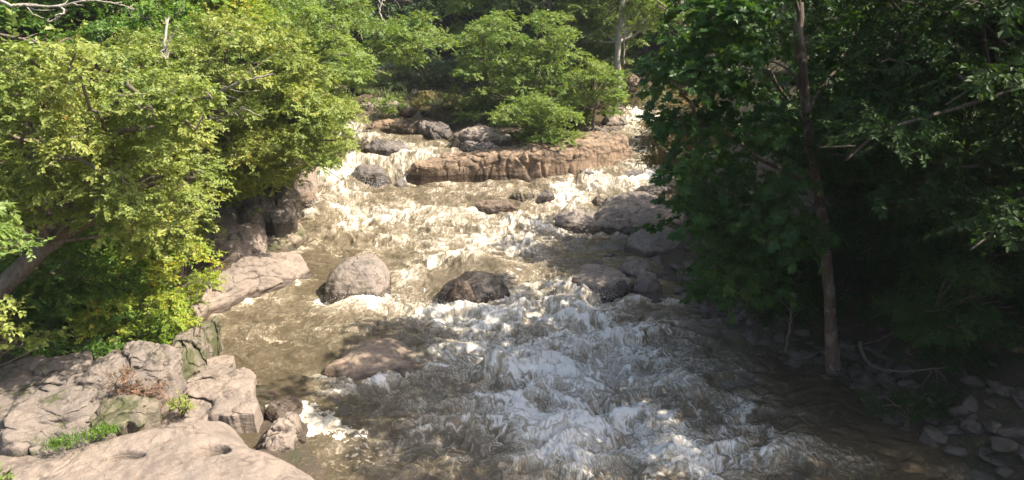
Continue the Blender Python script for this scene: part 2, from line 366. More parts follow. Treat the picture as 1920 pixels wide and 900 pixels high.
A = (.05+.27*C)*(.25+.75*edge)*np.where(Y > 45, .7, 1)
H = A*(1.25*bign+.40*(ridg-.5)+.13*mid+.02*fine+.08*(s2-.4)+.03*(s3-.4))
BUMP = [(872, 503, 1.5, .95, .62), (800, 520, .6, .6, .2), (945, 520, .9, .7, .35), (920, 690, .45, .35, .38), (850, 655, .9, .35, .25), (655, 350, .55, .6, .75), (620, 385, .5, .5, .25), (700, 345, .6, .5, .4), (560, 368, .6, .5, .15), (1050, 575, .5, .4, .3), (1095, 555, .35, .3, .3),
        (1260, 830, .7, .5, .22), (1150, 625, .5, .5, .2), (985, 670, .7, .4, .2), (1400, 760, 1.4, .6, -.15), (1130, 480, 1.6, .9, -.05), (1075, 525, .5, .4, .35), (730, 640, .7, .3, .22)]
for (px, py, rx, ryy, hh) in BUMP:
    p = zpt(px, py)
    H += hh*np.exp(-(((X-p[0])/rx)**2+((Y-p[1])/ryy)**2))*(1+.12*bign)
Z = Z+H
brk = fbm2(X*13+2*s1, Y*10, 3)+.6*fbm2(X*34, Y*26, 2)
soft = sst(-.25, .55, fbm2(a*1.9+5, b*1.7, 5))
lac = np.clip((.50*s2**1.2+.34*s3**1.3+.22*s4**1.4+.34*soft)*(1+.50*brk*np.clip(1.5-Y/26, .15, 1))+.06*brk*np.clip(1.5-Y/26, .1, 1), 0, 1.2)
crest = sst(-.05, .55, bign+.3*mid)
foam = .04+.33*C+(.18+.80*C)*lac*(.5+.5*sst(-.35, .35, s1))+C*(.22*s1+crest*(.22+.38*np.clip(lac, 0, 1)))+.22*np.clip(C-.5, 0, 1)
# bank eddy: the flat raft of white foam beside the pothole boulder, streaming away in flecks
patch = np.array([zpt(*p)[:2] for p in [(550, 765), (585, 755), (615, 775), (660, 800), (690, 822), (640, 815), (600, 815), (565, 818), (555, 800)]])
def inpoly(px, py, poly):
    ins = np.zeros(px.shape, bool); k = len(poly)
    for i in range(k):
        x1, y1 = poly[i]; x2, y2 = poly[(i+1) % k]
        cnd = (y1 > py) != (y2 > py)
        ins ^= cnd & (px < (x2-x1)*(py-y1)/(y2-y1+1e-12)+x1)
    return ins
jx = X+.30*fbm2(X*3.2, Y*3.2, 5, .65); jy = Y+.30*fbm2(X*3.2+30, Y*3.2, 5, .65)
pin = inpoly(jx, jy, patch)
fl = zpt(690, 850)
fleck = np.exp(-(((X-fl[0])/1.4)**2+((Y-fl[1])/.9)**2))*sst(.25, .5, fbm2(X*7, Y*9, 3))
foam = np.maximum(np.maximum(foam, pin*(.70+.28*s1+.2*(s3-.3)+.12*brk)), fleck*.55)
mb = MB(); mb.add(np.stack([X, Y, Z], -1).reshape(-1, 3), grid_faces(NRW, NCW))
me = mb.mesh('river_water', M['water'])
at_ = me.attributes.new('foam', 'FLOAT', 'POINT'); at_.data.foreach_set('value', np.clip(foam, 0, 1.4).astype(np.float32).ravel())
FOAMG, ZG, CG = foam, Z, C
tag(link('river_water', me), 'brown river water churned to white foam', 'river', kind='structure')

# ------------------------------------------------------------------ rocks
def closed_resample(p, n):
    p = np.asarray(p); q = np.vstack([p, p[:1]])
    L = np.concatenate([[0], np.cumsum(np.linalg.norm(np.diff(q, axis=0), axis=1))])
    t = np.linspace(0, L[-1], n, endpoint=False)
    return np.stack([np.interp(t, L, q[:, 0]), np.interp(t, L, q[:, 1])], -1)
def rock(name, label, front, z0, depth, top=None, H=None, mat='rock_grey', p=2.6, q=2.0, peak=(0, 0), amp=.08, frq=1.2, crack=.0, tilt=(0, 0), skew=0.0, square=.5,
         seed=0, na=200, nr=70, cat='rock', group=None, post=None, plates=0.0, foot=None, facet=6, keep=False, ridge=.4):
    auto = False
    if foot is None and not keep:
        ps = np.array([zpt(px, py) for px, py in front]); mx, my = ps[:, 0].mean(), ps[:, 1].mean()
        if xl(my)-.1 < mx < xr(my)+.3 and my > 11: z0 = float(ps[:, 2].mean())-.06; auto = True
    if z0 > .25 and (foot is None) and np.mean([p_[0] for p_ in front]) < 560 and mat+'_dry' in M: mat = mat+'_dry'
    if foot is None:
        fr = np.array([onz(px, py, z0)[:2] for px, py in front]) if not auto else ps[:, :2]
        n = len(fr); m_ = 9
        tt = np.linspace(0, 1, m_+2)[1:-1]
        bk = fr[0][None]*(1-tt)[:, None]+fr[-1][None]*tt[:, None]
        prof_ = np.sin(PI*tt)**square
        bk = bk+np.stack([skew*prof_, depth*prof_], -1)
        poly = np.vstack([fr, bk[::-1]])
    else:
        poly = np.array([onz(px, py, z0)[:2] for px, py in foot]); fr = poly
    c = closed_resample(poly, na)
    for _ in range(5 if square >= .5 else 2): c = .25*np.roll(c, 1, 0)+.5*c+.25*np.roll(c, -1, 0)
    ctr = c.mean(0)+np.array(peak)
    if H is None:
        ym = fr[:, 1].mean()+depth*.45+peak[1]
        d = ray(0, top); H = CAMH+d[2]/d[1]*ym-z0
    rs = 1-np.linspace(1, 0, nr)**1.6
    rs = np.concatenate([rs, [1.015, 1.03, 1.05]])
    hh = np.where(rs <= 1, (1-np.minimum(rs, 1)**p)**(1/q), 0)
    zz = H*hh; zz[-3:] = [-.25, -.6, -1.1]
    R_ = rs[:, None]
    P = ctr[None, None]+(c-ctr)[None]*R_[..., None]
    zg = np.repeat(zz[:, None], na, 1)
    zg = zg+(tilt[0]*(P[..., 0]-ctr[0])+tilt[1]*(P[..., 1]-ctr[1]))*np.clip(hh, 0, 1)[:, None]
    V = np.concatenate([P, (z0+zg)[..., None]], -1)
    sh = V.shape; Vf = V.reshape(-1, 3)
    if facet:
        rf = np.random.RandomState(seed*17+3)
        ext = np.array([np.abs(c[:, 0]-ctr[0]).max(), np.abs(c[:, 1]-ctr[1]).max(), max(H, .2)]); cc = np.array([ctr[0], ctr[1], z0])
        for _ in range(facet):
            nn = rf.normal(size=3); nn[2] = abs(nn[2])*.8+.05; nn /= np.linalg.norm(nn)
            w_ = (Vf-cc)/ext; ex = (w_@nn)-rf.uniform(.80, 1.0)
            Vf = Vf-np.where(ex > 0, ex, 0)[:, None]*.9*nn*ext
    q3 = Vf*frq+seed*7.3
    sz = min(1.0, H+.2)
    ax = fbm3(q3, 5); ay = fbm3(q3+51, 5); az = fbm3(q3+97, 5)
    dsp = np.stack([ax, ay, az*.7], -1)*amp
    f5 = fbm3(Vf*5.5+seed, 3); rg = 1-np.abs(fbm3(Vf*2.2+seed*3, 4))*2
    dsp += (np.stack([f5, -f5, f5], -1)*.022+np.stack([rg*.3, -rg*.3, -rg], -1)*amp*ridge)*min(1, .4+H)
    if plates:      # layered plates: displace outward in steps of height
        st = (Vf[:, 2]-z0)*3.2+.5*n3(Vf*.7+seed)+.35*(Vf[:, 0]-ctr[0])*.3
        stp = n3(np.stack([np.floor(st)*3.1+seed, Vf[:, 0]*.6, Vf[:, 1]*.6], -1))
        rad = Vf[:, :2]-ctr; rad = rad/(np.linalg.norm(rad, axis=1)[:, None]+1e-6)
        dsp[:, :2] += rad*(stp*plates)[:, None]
        dsp[:, 2] += plates*.25*np.sin(st*2*PI)
    if crack:
        k1 = fbm3(Vf*np.array([.55, .55, .25])+seed*3.1, 3)
        k2 = fbm3(Vf*np.array([.5, .5, .9])+seed*5.7+40, 2)
        cr = np.exp(-(k1/.035)**2)*.9+np.exp(-(k2/.03)**2)*.7
        rad = Vf-np.array([ctr[0], ctr[1], z0+H*.2]); rad = rad/(np.linalg.norm(rad, axis=1)[:, None]+1e-6)
        dsp -= rad*(cr*crack)[:, None]
        dsp[:, 2] += crack*.9*np.sign(k1)*np.clip(np.abs(k1)*6, 0, 1)*.5
    Vf = Vf+dsp
    if post is not None: Vf = post(Vf)
    mb = MB()
    o3 = np.array([ctr[0], ctr[1], z0])
    mb.add(Vf-o3, grid_faces(len(rs), na, True)[:, ::-1])
    o = link(name, mb.mesh(name, M[mat]), loc=o3)
    return tag(o, label, cat, group)

# --- boulders standing in the river
rock('boulder', 'large rounded grey boulder in the river with a mossy patch on its upstream flank', [(603, 553), (618, 560), (660, 563), (705, 561), (734, 548)], -.05, 2.3, top=484, mat='rock_grey', p=3.0, q=1.7, amp=.10, frq=.9, peak=(.05, 0), seed=1, cat='boulder', facet=0)
rock('boulder', 'dark wet boulder with water pouring over its shoulders and a reddish dry face', [(818, 562), (848, 570), (890, 570), (930, 562), (958, 552)], -.05, 1.7, top=514, mat='rock_wet', p=2.4, q=1.8, amp=.09, seed=2, cat='boulder', facet=0)
rock('boulder', 'small rusty face of stone jutting out below the dark wet boulder', [(836, 570), (860, 574), (893, 571)], -.05, .55, top=527, mat='rock_rust', p=2.4, q=1.8, amp=.06, seed=3)
rock('flat_rock', 'low tan sunlit rock dome barely above the water in mid stream', [(600, 700), (640, 712), (690, 716), (740, 712), (790, 694)], .02, 1.9, H=.30, mat='rock_hump', p=2.0, q=1.2, amp=.10, tilt=(-.05, .05), seed=4, peak=(-.1, .2), facet=0, keep=True)
rock('flat_rock', 'low brown rock awash in the sunlit middle of the rapids', [(880, 392), (920, 399), (972, 396)], .62, .9, top=373, mat='rock_rust', p=2.4, q=1.7, amp=.06, seed=6)
rock('rock', 'brown mossy rock pointing up behind the low brown rock in the rapids', [(955, 374), (980, 378), (1003, 366)], .8, .7, top=349, mat='rock_moss', p=2.3, q=1.5, amp=.1, seed=7)
rock('rock', 'small dark rock beside the brown mossy rock in the rapids', [(1008, 374), (1025, 376), (1045, 370)], .8, .6, top=357, mat='rock_dark', p=2.6, amp=.07, seed=8)
rock('rock', 'long low mossy dark rock above the great grey rock shelf', [(1105, 389), (1140, 384), (1180, 372)], .85, .8, top=360, mat='rock_moss', p=2.6, q=1.5, amp=.09, seed=9)
rock('rock', 'small dark rock in the white chute past the island cliff', [(1165, 334), (1195, 335), (1222, 329)], 1.6, .8, top=319, mat='rock_dark', p=2.6, amp=.07, seed=10)
rock('rock', 'tiny dark rock at the downstream foot of the island cliff', [(1082, 327), (1105, 329), (1125, 323)], 1.45, .6, top=316, mat='rock_dark', amp=.06, seed=11)
rock('rock_ledge', 'wet black ledge with thin threads of falling water', [(1185, 368), (1225, 366), (1265, 362)], 1.0, 1.2, top=346, mat='rock_wet', p=5, q=2.5, amp=.08, seed=12)
rock('rock', 'tiny black rock in the calm green pool', [(1130, 482), (1145, 484), (1158, 480)], -.03, .4, H=.16, mat='rock_dark', amp=.05, seed=13, na=60, nr=24)
# --- great shelf at the shaded bank
rock('rock_shelf', 'great rounded grey rock shelf in shade beside the calm pool', [(1108, 428), (1150, 438), (1215, 440), (1285, 425)], .02, 4.0, top=366, mat='rock_grey', p=3.0, q=1.8, amp=.10, frq=.8, crack=.05, seed=14, peak=(.4, .3), na=260, nr=90, facet=0)
rock('rock_shelf', 'lower dark tongue of rock reaching into the pool beneath the great shelf', [(1020, 428), (1060, 434), (1115, 434), (1160, 428)], .05, 2.2, top=394, mat='rock_grey', p=2.6, q=1.8, amp=.09, seed=15, crack=.04, peak=(.3, .2))
rock('flat_rock', 'brown sloping rock slab at the edge of the calm pool below the great shelf', [(1170, 470), (1210, 482), (1260, 480), (1310, 465)], .0, 2.4, top=432, mat='rock_grey', p=2.6, q=1.6, amp=.08, seed=16)
rock('rock', 'pointed dark slab overhanging the small gap under the sycamore leaves', [(1160, 520), (1190, 526), (1228, 512)], .12, 1.0, top=492, mat='rock_dark', p=4, q=2, amp=.10, seed=17, tilt=(.15, .1))
rock('boulder', 'rounded dark boulder at the waterline under the sycamore leaves', [(1185, 550), (1212, 556), (1250, 548)], -.02, 1.0, top=510, mat='rock_dark', p=2.8, amp=.09, seed=18, cat='boulder')
rock('flat_rock', 'low wet grey rock with water sliding off it into white foam', [(1055, 532), (1090, 545), (1130, 556), (1170, 556), (1195, 540)], -.08, 1.9, H=.42, mat='rock_grey', p=3, q=1.8, amp=.1, seed=19, tilt=(.05, 0), facet=0)
rock('flat_rock', 'flat black stone lowest beside the white water under the sycamore', [(1195, 562), (1225, 568), (1262, 562)], -.04, .7, H=.2, mat='rock_wet', p=4, amp=.07, seed=20)
rock('rock', 'black square stone between the wet rock and the rounded dark boulder', [(1140, 552), (1165, 556), (1190, 552)], -.04, .7, top=528, mat='rock_wet', p=5, q=2.4, amp=.07, seed=21)
# --- head of the left chute
rock('rock', 'dark rounded rock splitting the tan waterfall', [(655, 340), (690, 346), (728, 338)], 1.15, 1.2, top=306, mat='rock_dark', p=2.8, amp=.09, seed=22)
rock('rock', 'wet dark rock just below the split waterfall', [(678, 348), (705, 354), (738, 347)], 1.05, .8, top=325, mat='rock_wet', amp=.08, seed=23)
rock('rock', 'small dark knob of rock beside the curtain of falling water', [(738, 352), (750, 355), (764, 350)], 1.05, .5, top=334, mat='rock_dark', amp=.05, seed=24, na=80, nr=30)
rock('rock', 'dark blocky rock in the upper pool above the waterfall', [(680, 283), (725, 289), (766, 283)], 2.4, 1.6, top=261, mat='rock_dark', p=4.5, q=2.2, amp=.12, crack=.04, seed=25)
# --- island cliff
rock('rock_cliff', 'long low tan brown rock cliff with dark vertical cracks along the front of the island', [(763, 340), (790, 345), (840, 345), (882, 342), (950, 338), (1008, 332), (1060, 328), (1100, 320), (1140, 306), (1184, 293)], 1.4, 3.2, H=1.34, mat='rock_cliff', p=14, q=4, amp=.12, frq=1.1, crack=.12, seed=27, square=.14, plates=.07, tilt=(.125, .0), na=620, nr=110, facet=0, cat='cliff')
rock('rock_ledge', 'flat pale rock ledge in the middle of the island above the dark hollow', [(845, 268), (900, 272), (960, 272)], 2.6, 3.5, top=237, mat='rock_grey', p=8, q=2.6, amp=.10, crack=.06, seed=30, square=.25, plates=.10, keep=True)
rock('rock', 'dark broken rock under the pale island ledge', [(850, 278), (890, 292), (950, 288)], 2.2, 1.5, top=262, mat='rock_dark', p=4, amp=.15, crack=.07, seed=31)
rock('rock_ledge', 'long pink rock ridge at the upper falls with dark wet feet', [(668, 232), (720, 246), (790, 254), (850, 250)], 3.0, 3.5, H=.62, mat='rock_cliff', p=4.5, q=1.8, amp=.12, crack=.10, seed=32, plates=.12, na=260)
rock('rock', 'dark rock jutting from the pink ridge into the upper pool', [(770, 250), (810, 262), (850, 262)], 2.75, 1.6, top=226, mat='rock_dark', p=4, amp=.16, crack=.08, seed=33)
rock('rock', 'pale rock shelf behind the pink ridge upstream', [(660, 205), (700, 208), (750, 200)], 3.9, 3, H=.5, mat='rock_tan', p=3, amp=.13, crack=.1, seed=34, plates=.1)
rock('rock', 'grey rock among the weeds farther behind the pink ridge', [(780, 204), (830, 206), (870, 200)], 4.2, 3, H=.5, mat='rock_grey', p=3, amp=.13, crack=.08, seed=35)
rock('rock_ledge', 'low tan ledge across the far channel past the island', [(1085, 250), (1130, 249), (1175, 244)], 2.9, 2.0, top=234, mat='rock_tan', p=4, amp=.14, crack=.06, seed=36)
rock('rock', 'pale pointed rock in the far falls beyond the island', [(1125, 238), (1150, 240), (1180, 236)], 3.2, 1.4, top=214, mat='rock_tan', p=2.4, q=1.4, amp=.12, seed=37)
rock('rock_ledge', 'brown ledge crossing the far channel below the far falls', [(1180, 262), (1215, 262), (1250, 258)], 2.7, .8, top=254, mat='rock_rust', p=4, amp=.12, seed=38)
rock('rock', 'big pale boulder on the far bank behind the tall bare trunk', [(1160, 182), (1185, 185), (1215, 180)], 5.2, 2.5, top=142, mat='rock_rust', p=3, amp=.25, crack=.15, seed=39, plates=.1)
# --- sunny bank: bedrock slabs and ledges
def potholes(V):
    for (px, py, z, rx, ryy, dp) in [(236, 857, .92, .38, .15, .42), (398, 855, .80, .36, .24, .55), (330, 812, .85, .55, .05, .12)]:
        c = onz(px, py, z)
        d = ((V[:, 0]-c[0])/rx)**2+((V[:, 1]-c[1])/ryy)**2
        V[:, 2] -= dp*(1-sst(.72, 1.04, np.sqrt(d)))*(V[:, 2] > .2)
    return V
rock('rock_slab', 'broad smooth pinkish bedrock slab with potholes sloping down to the water', None, -.1, 3.0, H=1.0, foot=[(-420, 1150), (-420, 905), (-100, 905), (130, 895), (300, 865), (400, 842), (452, 838), (474, 862), (496, 888), (545, 903), (595, 930), (650, 975), (620, 1150)], mat='rock_tan', p=5, q=2.2, amp=.09, frq=.6, crack=.02, seed=40, square=.2, na=420, nr=150, tilt=(.04, .05), post=potholes, cat='bedrock', facet=0, ridge=.12)
rock('boulder', 'pothole boulder with a scooped overhang beside the raft of white foam', [(476, 850), (505, 866), (545, 862), (566, 838)], .0, 1.1, top=790, mat='rock_tan', p=3, q=1.8, amp=.12, crack=.17, seed=41, cat='boulder', plates=.12)
rock('rock', 'dark stone lodged under the scooped pothole boulder', [(490, 862), (520, 872), (556, 860)], -.05, .45, top=818, mat='rock_grey', p=3, amp=.06, seed=42)
rock('rock', 'curled pale rock hugging the upstream edge of the foam raft', [(492, 780), (520, 792), (548, 788), (561, 770)], .1, .7, top=750, mat='rock_tan', p=2.8, amp=.12, crack=.06, seed=43)
rock('flat_rock', 'flat mossy layered stone at the waterline upstream of the curled rock', [(437, 752), (470, 762), (510, 752)], .1, .8, top=737, mat='rock_moss', p=3, amp=.08, seed=44, plates=.1)
rock('rock', 'small grey stone wedged beside the curled pale rock', [(474, 772), (484, 778), (494, 770)], .25, .35, top=754, mat='rock_grey', amp=.04, seed=45, na=80, nr=30)
rock('rock_slab', 'wedge shaped slab with a dark gap under its raised edge', [(400, 776), (430, 782), (478, 780)], .45, 1.0, top=752, mat='rock_tan', p=4, q=2.4, amp=.08, seed=46, tilt=(.1, .1), crack=.05)
rock('rock_slab', 'sunny sloping slab beneath the russet dead brush', [(280, 800), (340, 805), (400, 790), (460, 770)], .35, 2.4, top=728, mat='rock_tan', p=3, q=1.8, amp=.12, crack=.17, seed=47, plates=.08)
rock('rock_slab', 'tan rock prow pointing into the river below the cracked ledge', [(310, 740), (370, 742), (427, 712)], .35, 1.6, top=702, mat='rock_tan', p=3.5, q=2, amp=.10, crack=.17, seed=48, plates=.11)
rock('rock_ledge', 'tall cracked ledge block with moss on top at the bend of the bank', [(300, 702), (340, 708), (384, 690), (387, 650)], .55, 1.7, top=616, mat='rock_moss', p=5, q=2.4, amp=.13, crack=.17, seed=49, square=.35, plates=.11)
rock('rock_ledge', 'dappled ledge block below the leafy bank between two cracks', [(125, 748), (200, 752), (280, 742), (328, 716)], .75, 2.0, top=655, mat='rock_grey', p=5, q=2.4, amp=.14, crack=.17, seed=50, square=.35, plates=.11)
rock('rock_ledge', 'grey overhanging ledge block under the leafy bank at the frame edge', [(-90, 755), (0, 750), (70, 748), (128, 740)], 1.1, 2.2, top=688, mat='rock_grey', p=6, q=2.6, amp=.12, crack=.17, seed=51, square=.3, plates=.11)
rock('rock_ledge', 'shadow dappled lower ledge behind the green grass tufts', [(-60, 850), (60, 850), (150, 835), (225, 812)], .85, 2.0, top=772, mat='rock_grey', p=4.5, q=2.2, amp=.15, crack=.17, seed=52, square=.35, plates=.11)
rock('rock_ledge', 'mossy stepped rock between the lower ledge and the russet brush', [(140, 805), (200, 812), (270, 805)], .9, 1.5, top=760, mat='rock_moss', p=4, amp=.14, crack=.17, seed=53, plates=.11)
rock('rock_ledge', 'recessed brown ledge under the overhanging grey block', [(-60, 790), (60, 792), (170, 780)], 1.0, 1.5, top=745, mat='rock_grey', p=5, amp=.13, crack=.1, seed=54)
rock('rock_slab', 'large smooth pink slab sloping into the water above the pale boulder', [(345, 612), (400, 590), (460, 562), (530, 540), (594, 515)], -.05, 3.4, top=478, mat='rock_tan', p=3.2, q=1.9, amp=.12, frq=.7, crack=.09, seed=55, peak=(-.6, .2), na=300, nr=100, cat='bedrock', ridge=.15)
rock('rock_slab', 'narrow pink slab dipping into the river below the yellow bush', [(330, 640), (370, 622), (402, 585)], -.05, 2.2, top=545, mat='rock_tan', p=2.6, q=1.7, amp=.10, crack=.06, seed=56)
rock('rock_slab', 'cracked pale slab above the smooth pink slab in full sun', [(340, 490), (400, 500), (450, 498), (490, 478)], .55, 2.6, top=424, mat='rock_tan', p=4, q=2, amp=.13, crack=.12, seed=57)
rock('rock_ledge', 'yellowish moss topped ledge running into the rapids', [(465, 486), (520, 478), (560, 466), (588, 446)], .0, 2.2, top=428, mat='rock_moss', p=3.6, q=2, amp=.12, crack=.08, seed=58)
rock('boulder', 'dark oval boulder resting on the pink slabs', [(398, 482), (425, 488), (448, 478)], .75, .8, top=456, mat='rock_dark', p=2.4, q=1.7, amp=.04, seed=59, cat='boulder', na=120, nr=50, facet=0)
rock('boulder', 'squarish dark boulder standing on the moss topped ledge', [(492, 424), (520, 428), (554, 418)], .95, 1.0, top=388, mat='rock_dark', p=6, q=2.6, amp=.06, seed=60, square=.3, cat='boulder')
rock('rock', 'tall shaded rock face under the overhanging trees', [(420, 420), (470, 428), (505, 415)], 1.1, 2.0, top=372, mat='rock_grey', p=5, amp=.16, crack=.14, seed=61)
rock('rock', 'angular grey rock leaning behind the squarish dark boulder', [(495, 395), (530, 402), (560, 385)], 1.1, 1.6, top=352, mat='rock_grey', p=3.5, amp=.15, crack=.1, seed=62)
rock('rock', 'brown rock washed by the falls at the edge of the bank', [(548, 384), (575, 388), (597, 376)], .95, .9, top=360, mat='rock_rust', p=2.6, amp=.07, seed=63)
rock('rock', 'small tan stone between the brown washed rock and the dark boulder', [(545, 402), (560, 406), (572, 398)], .9, .5, top=384, mat='rock_moss', p=2.6, amp=.05, seed=64, na=90, nr=30)
rock('rock', 'pinkish upright rock on the bank beside the tan waterfall', [(520, 350), (550, 356), (590, 345)], 1.5, 1.8, top=300, mat='rock_tan', p=4, amp=.15, crack=.1, seed=65)
rock('rock', 'grey bank rock behind the pale cracked slab in the tree shadow', [(350, 440), (380, 446), (430, 440)], 1.3, 2.4, top=390, mat='rock_grey', p=3.5, amp=.14, crack=.1, seed=66)

# --- shaded rubble bank: angular stones, copies of a few meshes
def angular_stone(seed):
    rs = np.random.RandomState(seed)
    import bmesh
    bm = bmesh.new()
    for _ in range(16):
        v = rs.normal(size=3); v /= np.linalg.norm(v)
        bm.verts.new((v[0]*.5*rs.uniform(.8, 1.1), v[1]*.42, v[2]*.27*rs.uniform(.8, 1.1)))
    bmesh.ops.convex_hull(bm, input=bm.verts)
    bmesh.ops.bevel(bm, geom=bm.edges[:], offset=.025, segments=1, affect='EDGES')
    bmesh.ops.triangulate(bm, faces=bm.faces[:])
    bmesh.ops.subdivide_edges(bm, edges=bm.edges[:], cuts=1, use_grid_fill=True)
    P = np.array([v.co[:] for v in bm.verts])
    D = fbm3(P*4+seed, 3)*.03
    for v, d in zip(bm.verts, D): v.co *= 1+float(d)*1.5
    me = bpy.data.meshes.new('stone'); bm.to_mesh(me); bm.free()
    me.materials.append(M['rock_rubble'])
    me.polygons.foreach_set('use_smooth', [False]*len(me.polygons))
    return me
STONES = [angular_stone(s_) for s_ in range(100, 108)]
rs = np.random.RandomState(5)
cnt = 0
for k in range(280):
    y = rs.uniform(11.2, 24) if k < 255 else rs.uniform(24, 30)
    dd = abs(rs.normal(0, 1.0))*1.6-.35
    x = float(xr(y))+dd
    sc = rs.uniform(.25, .62)*(1.6 if rs.rand() < .12 else 1)
    o = link('stone', STONES[k % 8], loc=(x, y, float(gz(x, y))+.05*sc))
    o.scale = (sc*rs.uniform(.8, 1.4), sc, sc*rs.uniform(.7, 1.2)); o.rotation_euler = (rs.normal(0, .3), rs.normal(0, .3), rs.uniform(0, 6.28))
    tag(o, 'angular dark stone in the shaded rubble below the sycamore bank', 'stone', 'rubble stones on the shaded bank')
rs = np.random.RandomState(6)
for k in range(40):
    y = rs.uniform(38, 58); x = rs.uniform(-11.5, -3) if k % 3 else rs.uniform(5, 11)
    if abs(x+10) < 1.5 and y < 44: x += 2.5
    sc = rs.uniform(.5, 1.6)
    o = link('stone', STONES[k % 8], loc=(x, y, float(prof(x, y))+.15))
    o.scale = (sc*rs.uniform(.9, 1.6), sc*1.1, sc*rs.uniform(.8, 1.3)); o.rotation_euler = (rs.normal(0, .25), rs.normal(0, .25), rs.uniform(0, 6.28))
    o.material_slots[0].link = 'OBJECT'; o.material_slots[0].material = M['rock_tan' if k % 2 else 'rock_grey']
    tag(o, 'pale weathered stone in the shallows upstream of the island ridge', 'stone', 'stones in the upper river')

# ------------------------------------------------------------------ foliage
LEAF_Q = None
def leaves(mb, base, d, nrm, L, W, lobed=False, fold=.18):
    """one leaf per row: base point, direction, normal, length, width"""
    d = d/(np.linalg.norm(d, axis=1)[:, None]+1e-9)
    sd = np.cross(d, nrm); sd /= np.linalg.norm(sd, axis=1)[:, None]+1e-9
    up = np.cross(sd, d)
    L = L[:, None]; W = W[:, None]
    if not lobed:
        v = np.stack([base, base+d*L*.45+sd*W*.5+up*W*fold, base+d*L-up*L*.12, base+d*L*.45-sd*W*.5+up*W*fold], 1)
        n = len(base)
        mb.add(v.reshape(-1, 3), np.arange(n*4).reshape(n, 4))
    else:
        out = [(.02, .10), (.05, .50), (.33, .30), (.62, .56), (.66, .20), (1.0, 0), (.66, -.20), (.62, -.56), (.33, -.30), (.05, -.50), (.02, -.10)]
        vs = [base+d*L*.28+up*W*-.06]
        for a, b in out: vs.append(base+d*L*a+sd*W*b+up*W*(abs(b)*.25-.12*a*a))
        v = np.stack(vs, 1); n = len(base); k = len(vs)
        tri = np.array([[0, i, i+1] for i in range(1, k-1)]+[[0, k-1, 1]])
        mb.add(v.reshape(-1, 3), t=(np.arange(n)[:, None, None]*k+tri[None]).reshape(-1, 3))
def clump_leaves(lm, tm, clumps, rs, L=.10, W=.065, lai=1.6, per=11, droop=.25, flat=.65, lobed=False, twigs=True, shell=.42):
    L0, W0 = L, W
    for (c, r) in clumps:
        c = np.asarray(c); kf = rs.uniform(.72, 1.30); L = L0*kf; W = W0*kf*rs.uniform(.85, 1.12); nl = lai*PI*r*r/(.5*L*W)
        ns = max(3, int(nl/per))
        u = rs.normal(size=(ns, 3)); u /= np.linalg.norm(u, axis=1)[:, None]
        u[:, 2] = np.where(u[:, 2] < -.3, -u[:, 2]*.6, u[:, 2])
        rad = r*rs.uniform(.12, 1, (ns, 1))**shell
        bumpy = 1+.6*n3(u*1.7+c[None]*3)[:, None]
        pos = c+u*rad*bumpy*np.array([1, 1, flat])
        ax = u*np.array([1, 1, .5])*.8+rs.normal(0, .45, (ns, 3))+np.array([0, 0, -droop])
        ax /= np.linalg.norm(ax, axis=1)[:, None]
        sl = L*per*.30*rs.uniform(.7, 1.3, (ns, 1))
        upv = np.array([0, 0, 1.0])+rs.normal(0, .25, (ns, 3))
        side = np.cross(ax, upv); side /= np.linalg.norm(side, axis=1)[:, None]+1e-9
        nr_ = np.cross(side, ax)
        j = np.arange(per)
        t = (j+.5)/per; sg = np.where(j % 2 == 0, 1., -1.)
        b = pos[:, None]+ax[:, None]*(sl[:, None]*(t[None, :, None]-.3))
        dd = ax[:, None]*.65+side[:, None]*sg[None, :, None]*.85+rs.normal(0, .28, (ns, per, 3))+np.array([0, 0, -.15])
        nn = nr_[:, None]+.45*u[:, None]*np.array([1, 1, .3])+rs.normal(0, .38, (ns, per, 3))
        sz = rs.uniform(.65, 1.2, (ns, per))
        leaves(lm, b.reshape(-1, 3), dd.reshape(-1, 3), nn.reshape(-1, 3), (L*sz).ravel(), (W*sz).ravel(), lobed)
        if twigs and tm is not None:
            # thin twig from the clump's heart to each third sprig
            k = np.arange(0, ns, 3)
            a0 = c+(pos[k]-c)*.15; a1 = pos[k]+ax[k]*sl[k]*.5
            w = .006+.004*r
            e1 = np.array([w, 0, 0]); e2 = np.array([-w*.5, w, 0]); e3 = np.array([-w*.5, -w, w*.3])
            v = np.stack([a0+e1, a0+e2, a0+e3, a1+e1*.4, a1+e2*.4, a1+e3*.4], 1)
            q = np.array([[0, 1, 4, 3], [1, 2, 5, 4], [2, 0, 3, 5]])
            tm.add(v.reshape(-1, 3), (np.arange(len(k))[:, None, None]*6+q[None]).reshape(-1, 4))
def limb_to(tm, tp, tr, c, r, rs, thick=.3):
    """a curved limb from a suitable trunk point to a clump centre"""
    d = np.linalg.norm(tp[:, :2]-c[:2], axis=1)
    cost = np.abs(tp[:, 2]-(c[2]-.55*d-.2))+.3*d
    cost[:int(len(tp)*.38)] += 50
    i = int(np.argmin(cost)); p0 = tp[i]; mid = p0*.45+c*.55+np.array([0, 0, .12*np.linalg.norm(c-p0)])+rs.normal(0, .08*np.linalg.norm(c-p0)+.01, 3)
    ln = np.linalg.norm(c-p0)
    r0 = min(tr[i]*.45, .015+.014*ln*thick/.3)
    pts = smooth_line([p0, mid, c, c+(c-mid)*.25], 12, .015*ln, rs)
    tube(tm, pts, np.linspace(r0, .012, 12), 6)
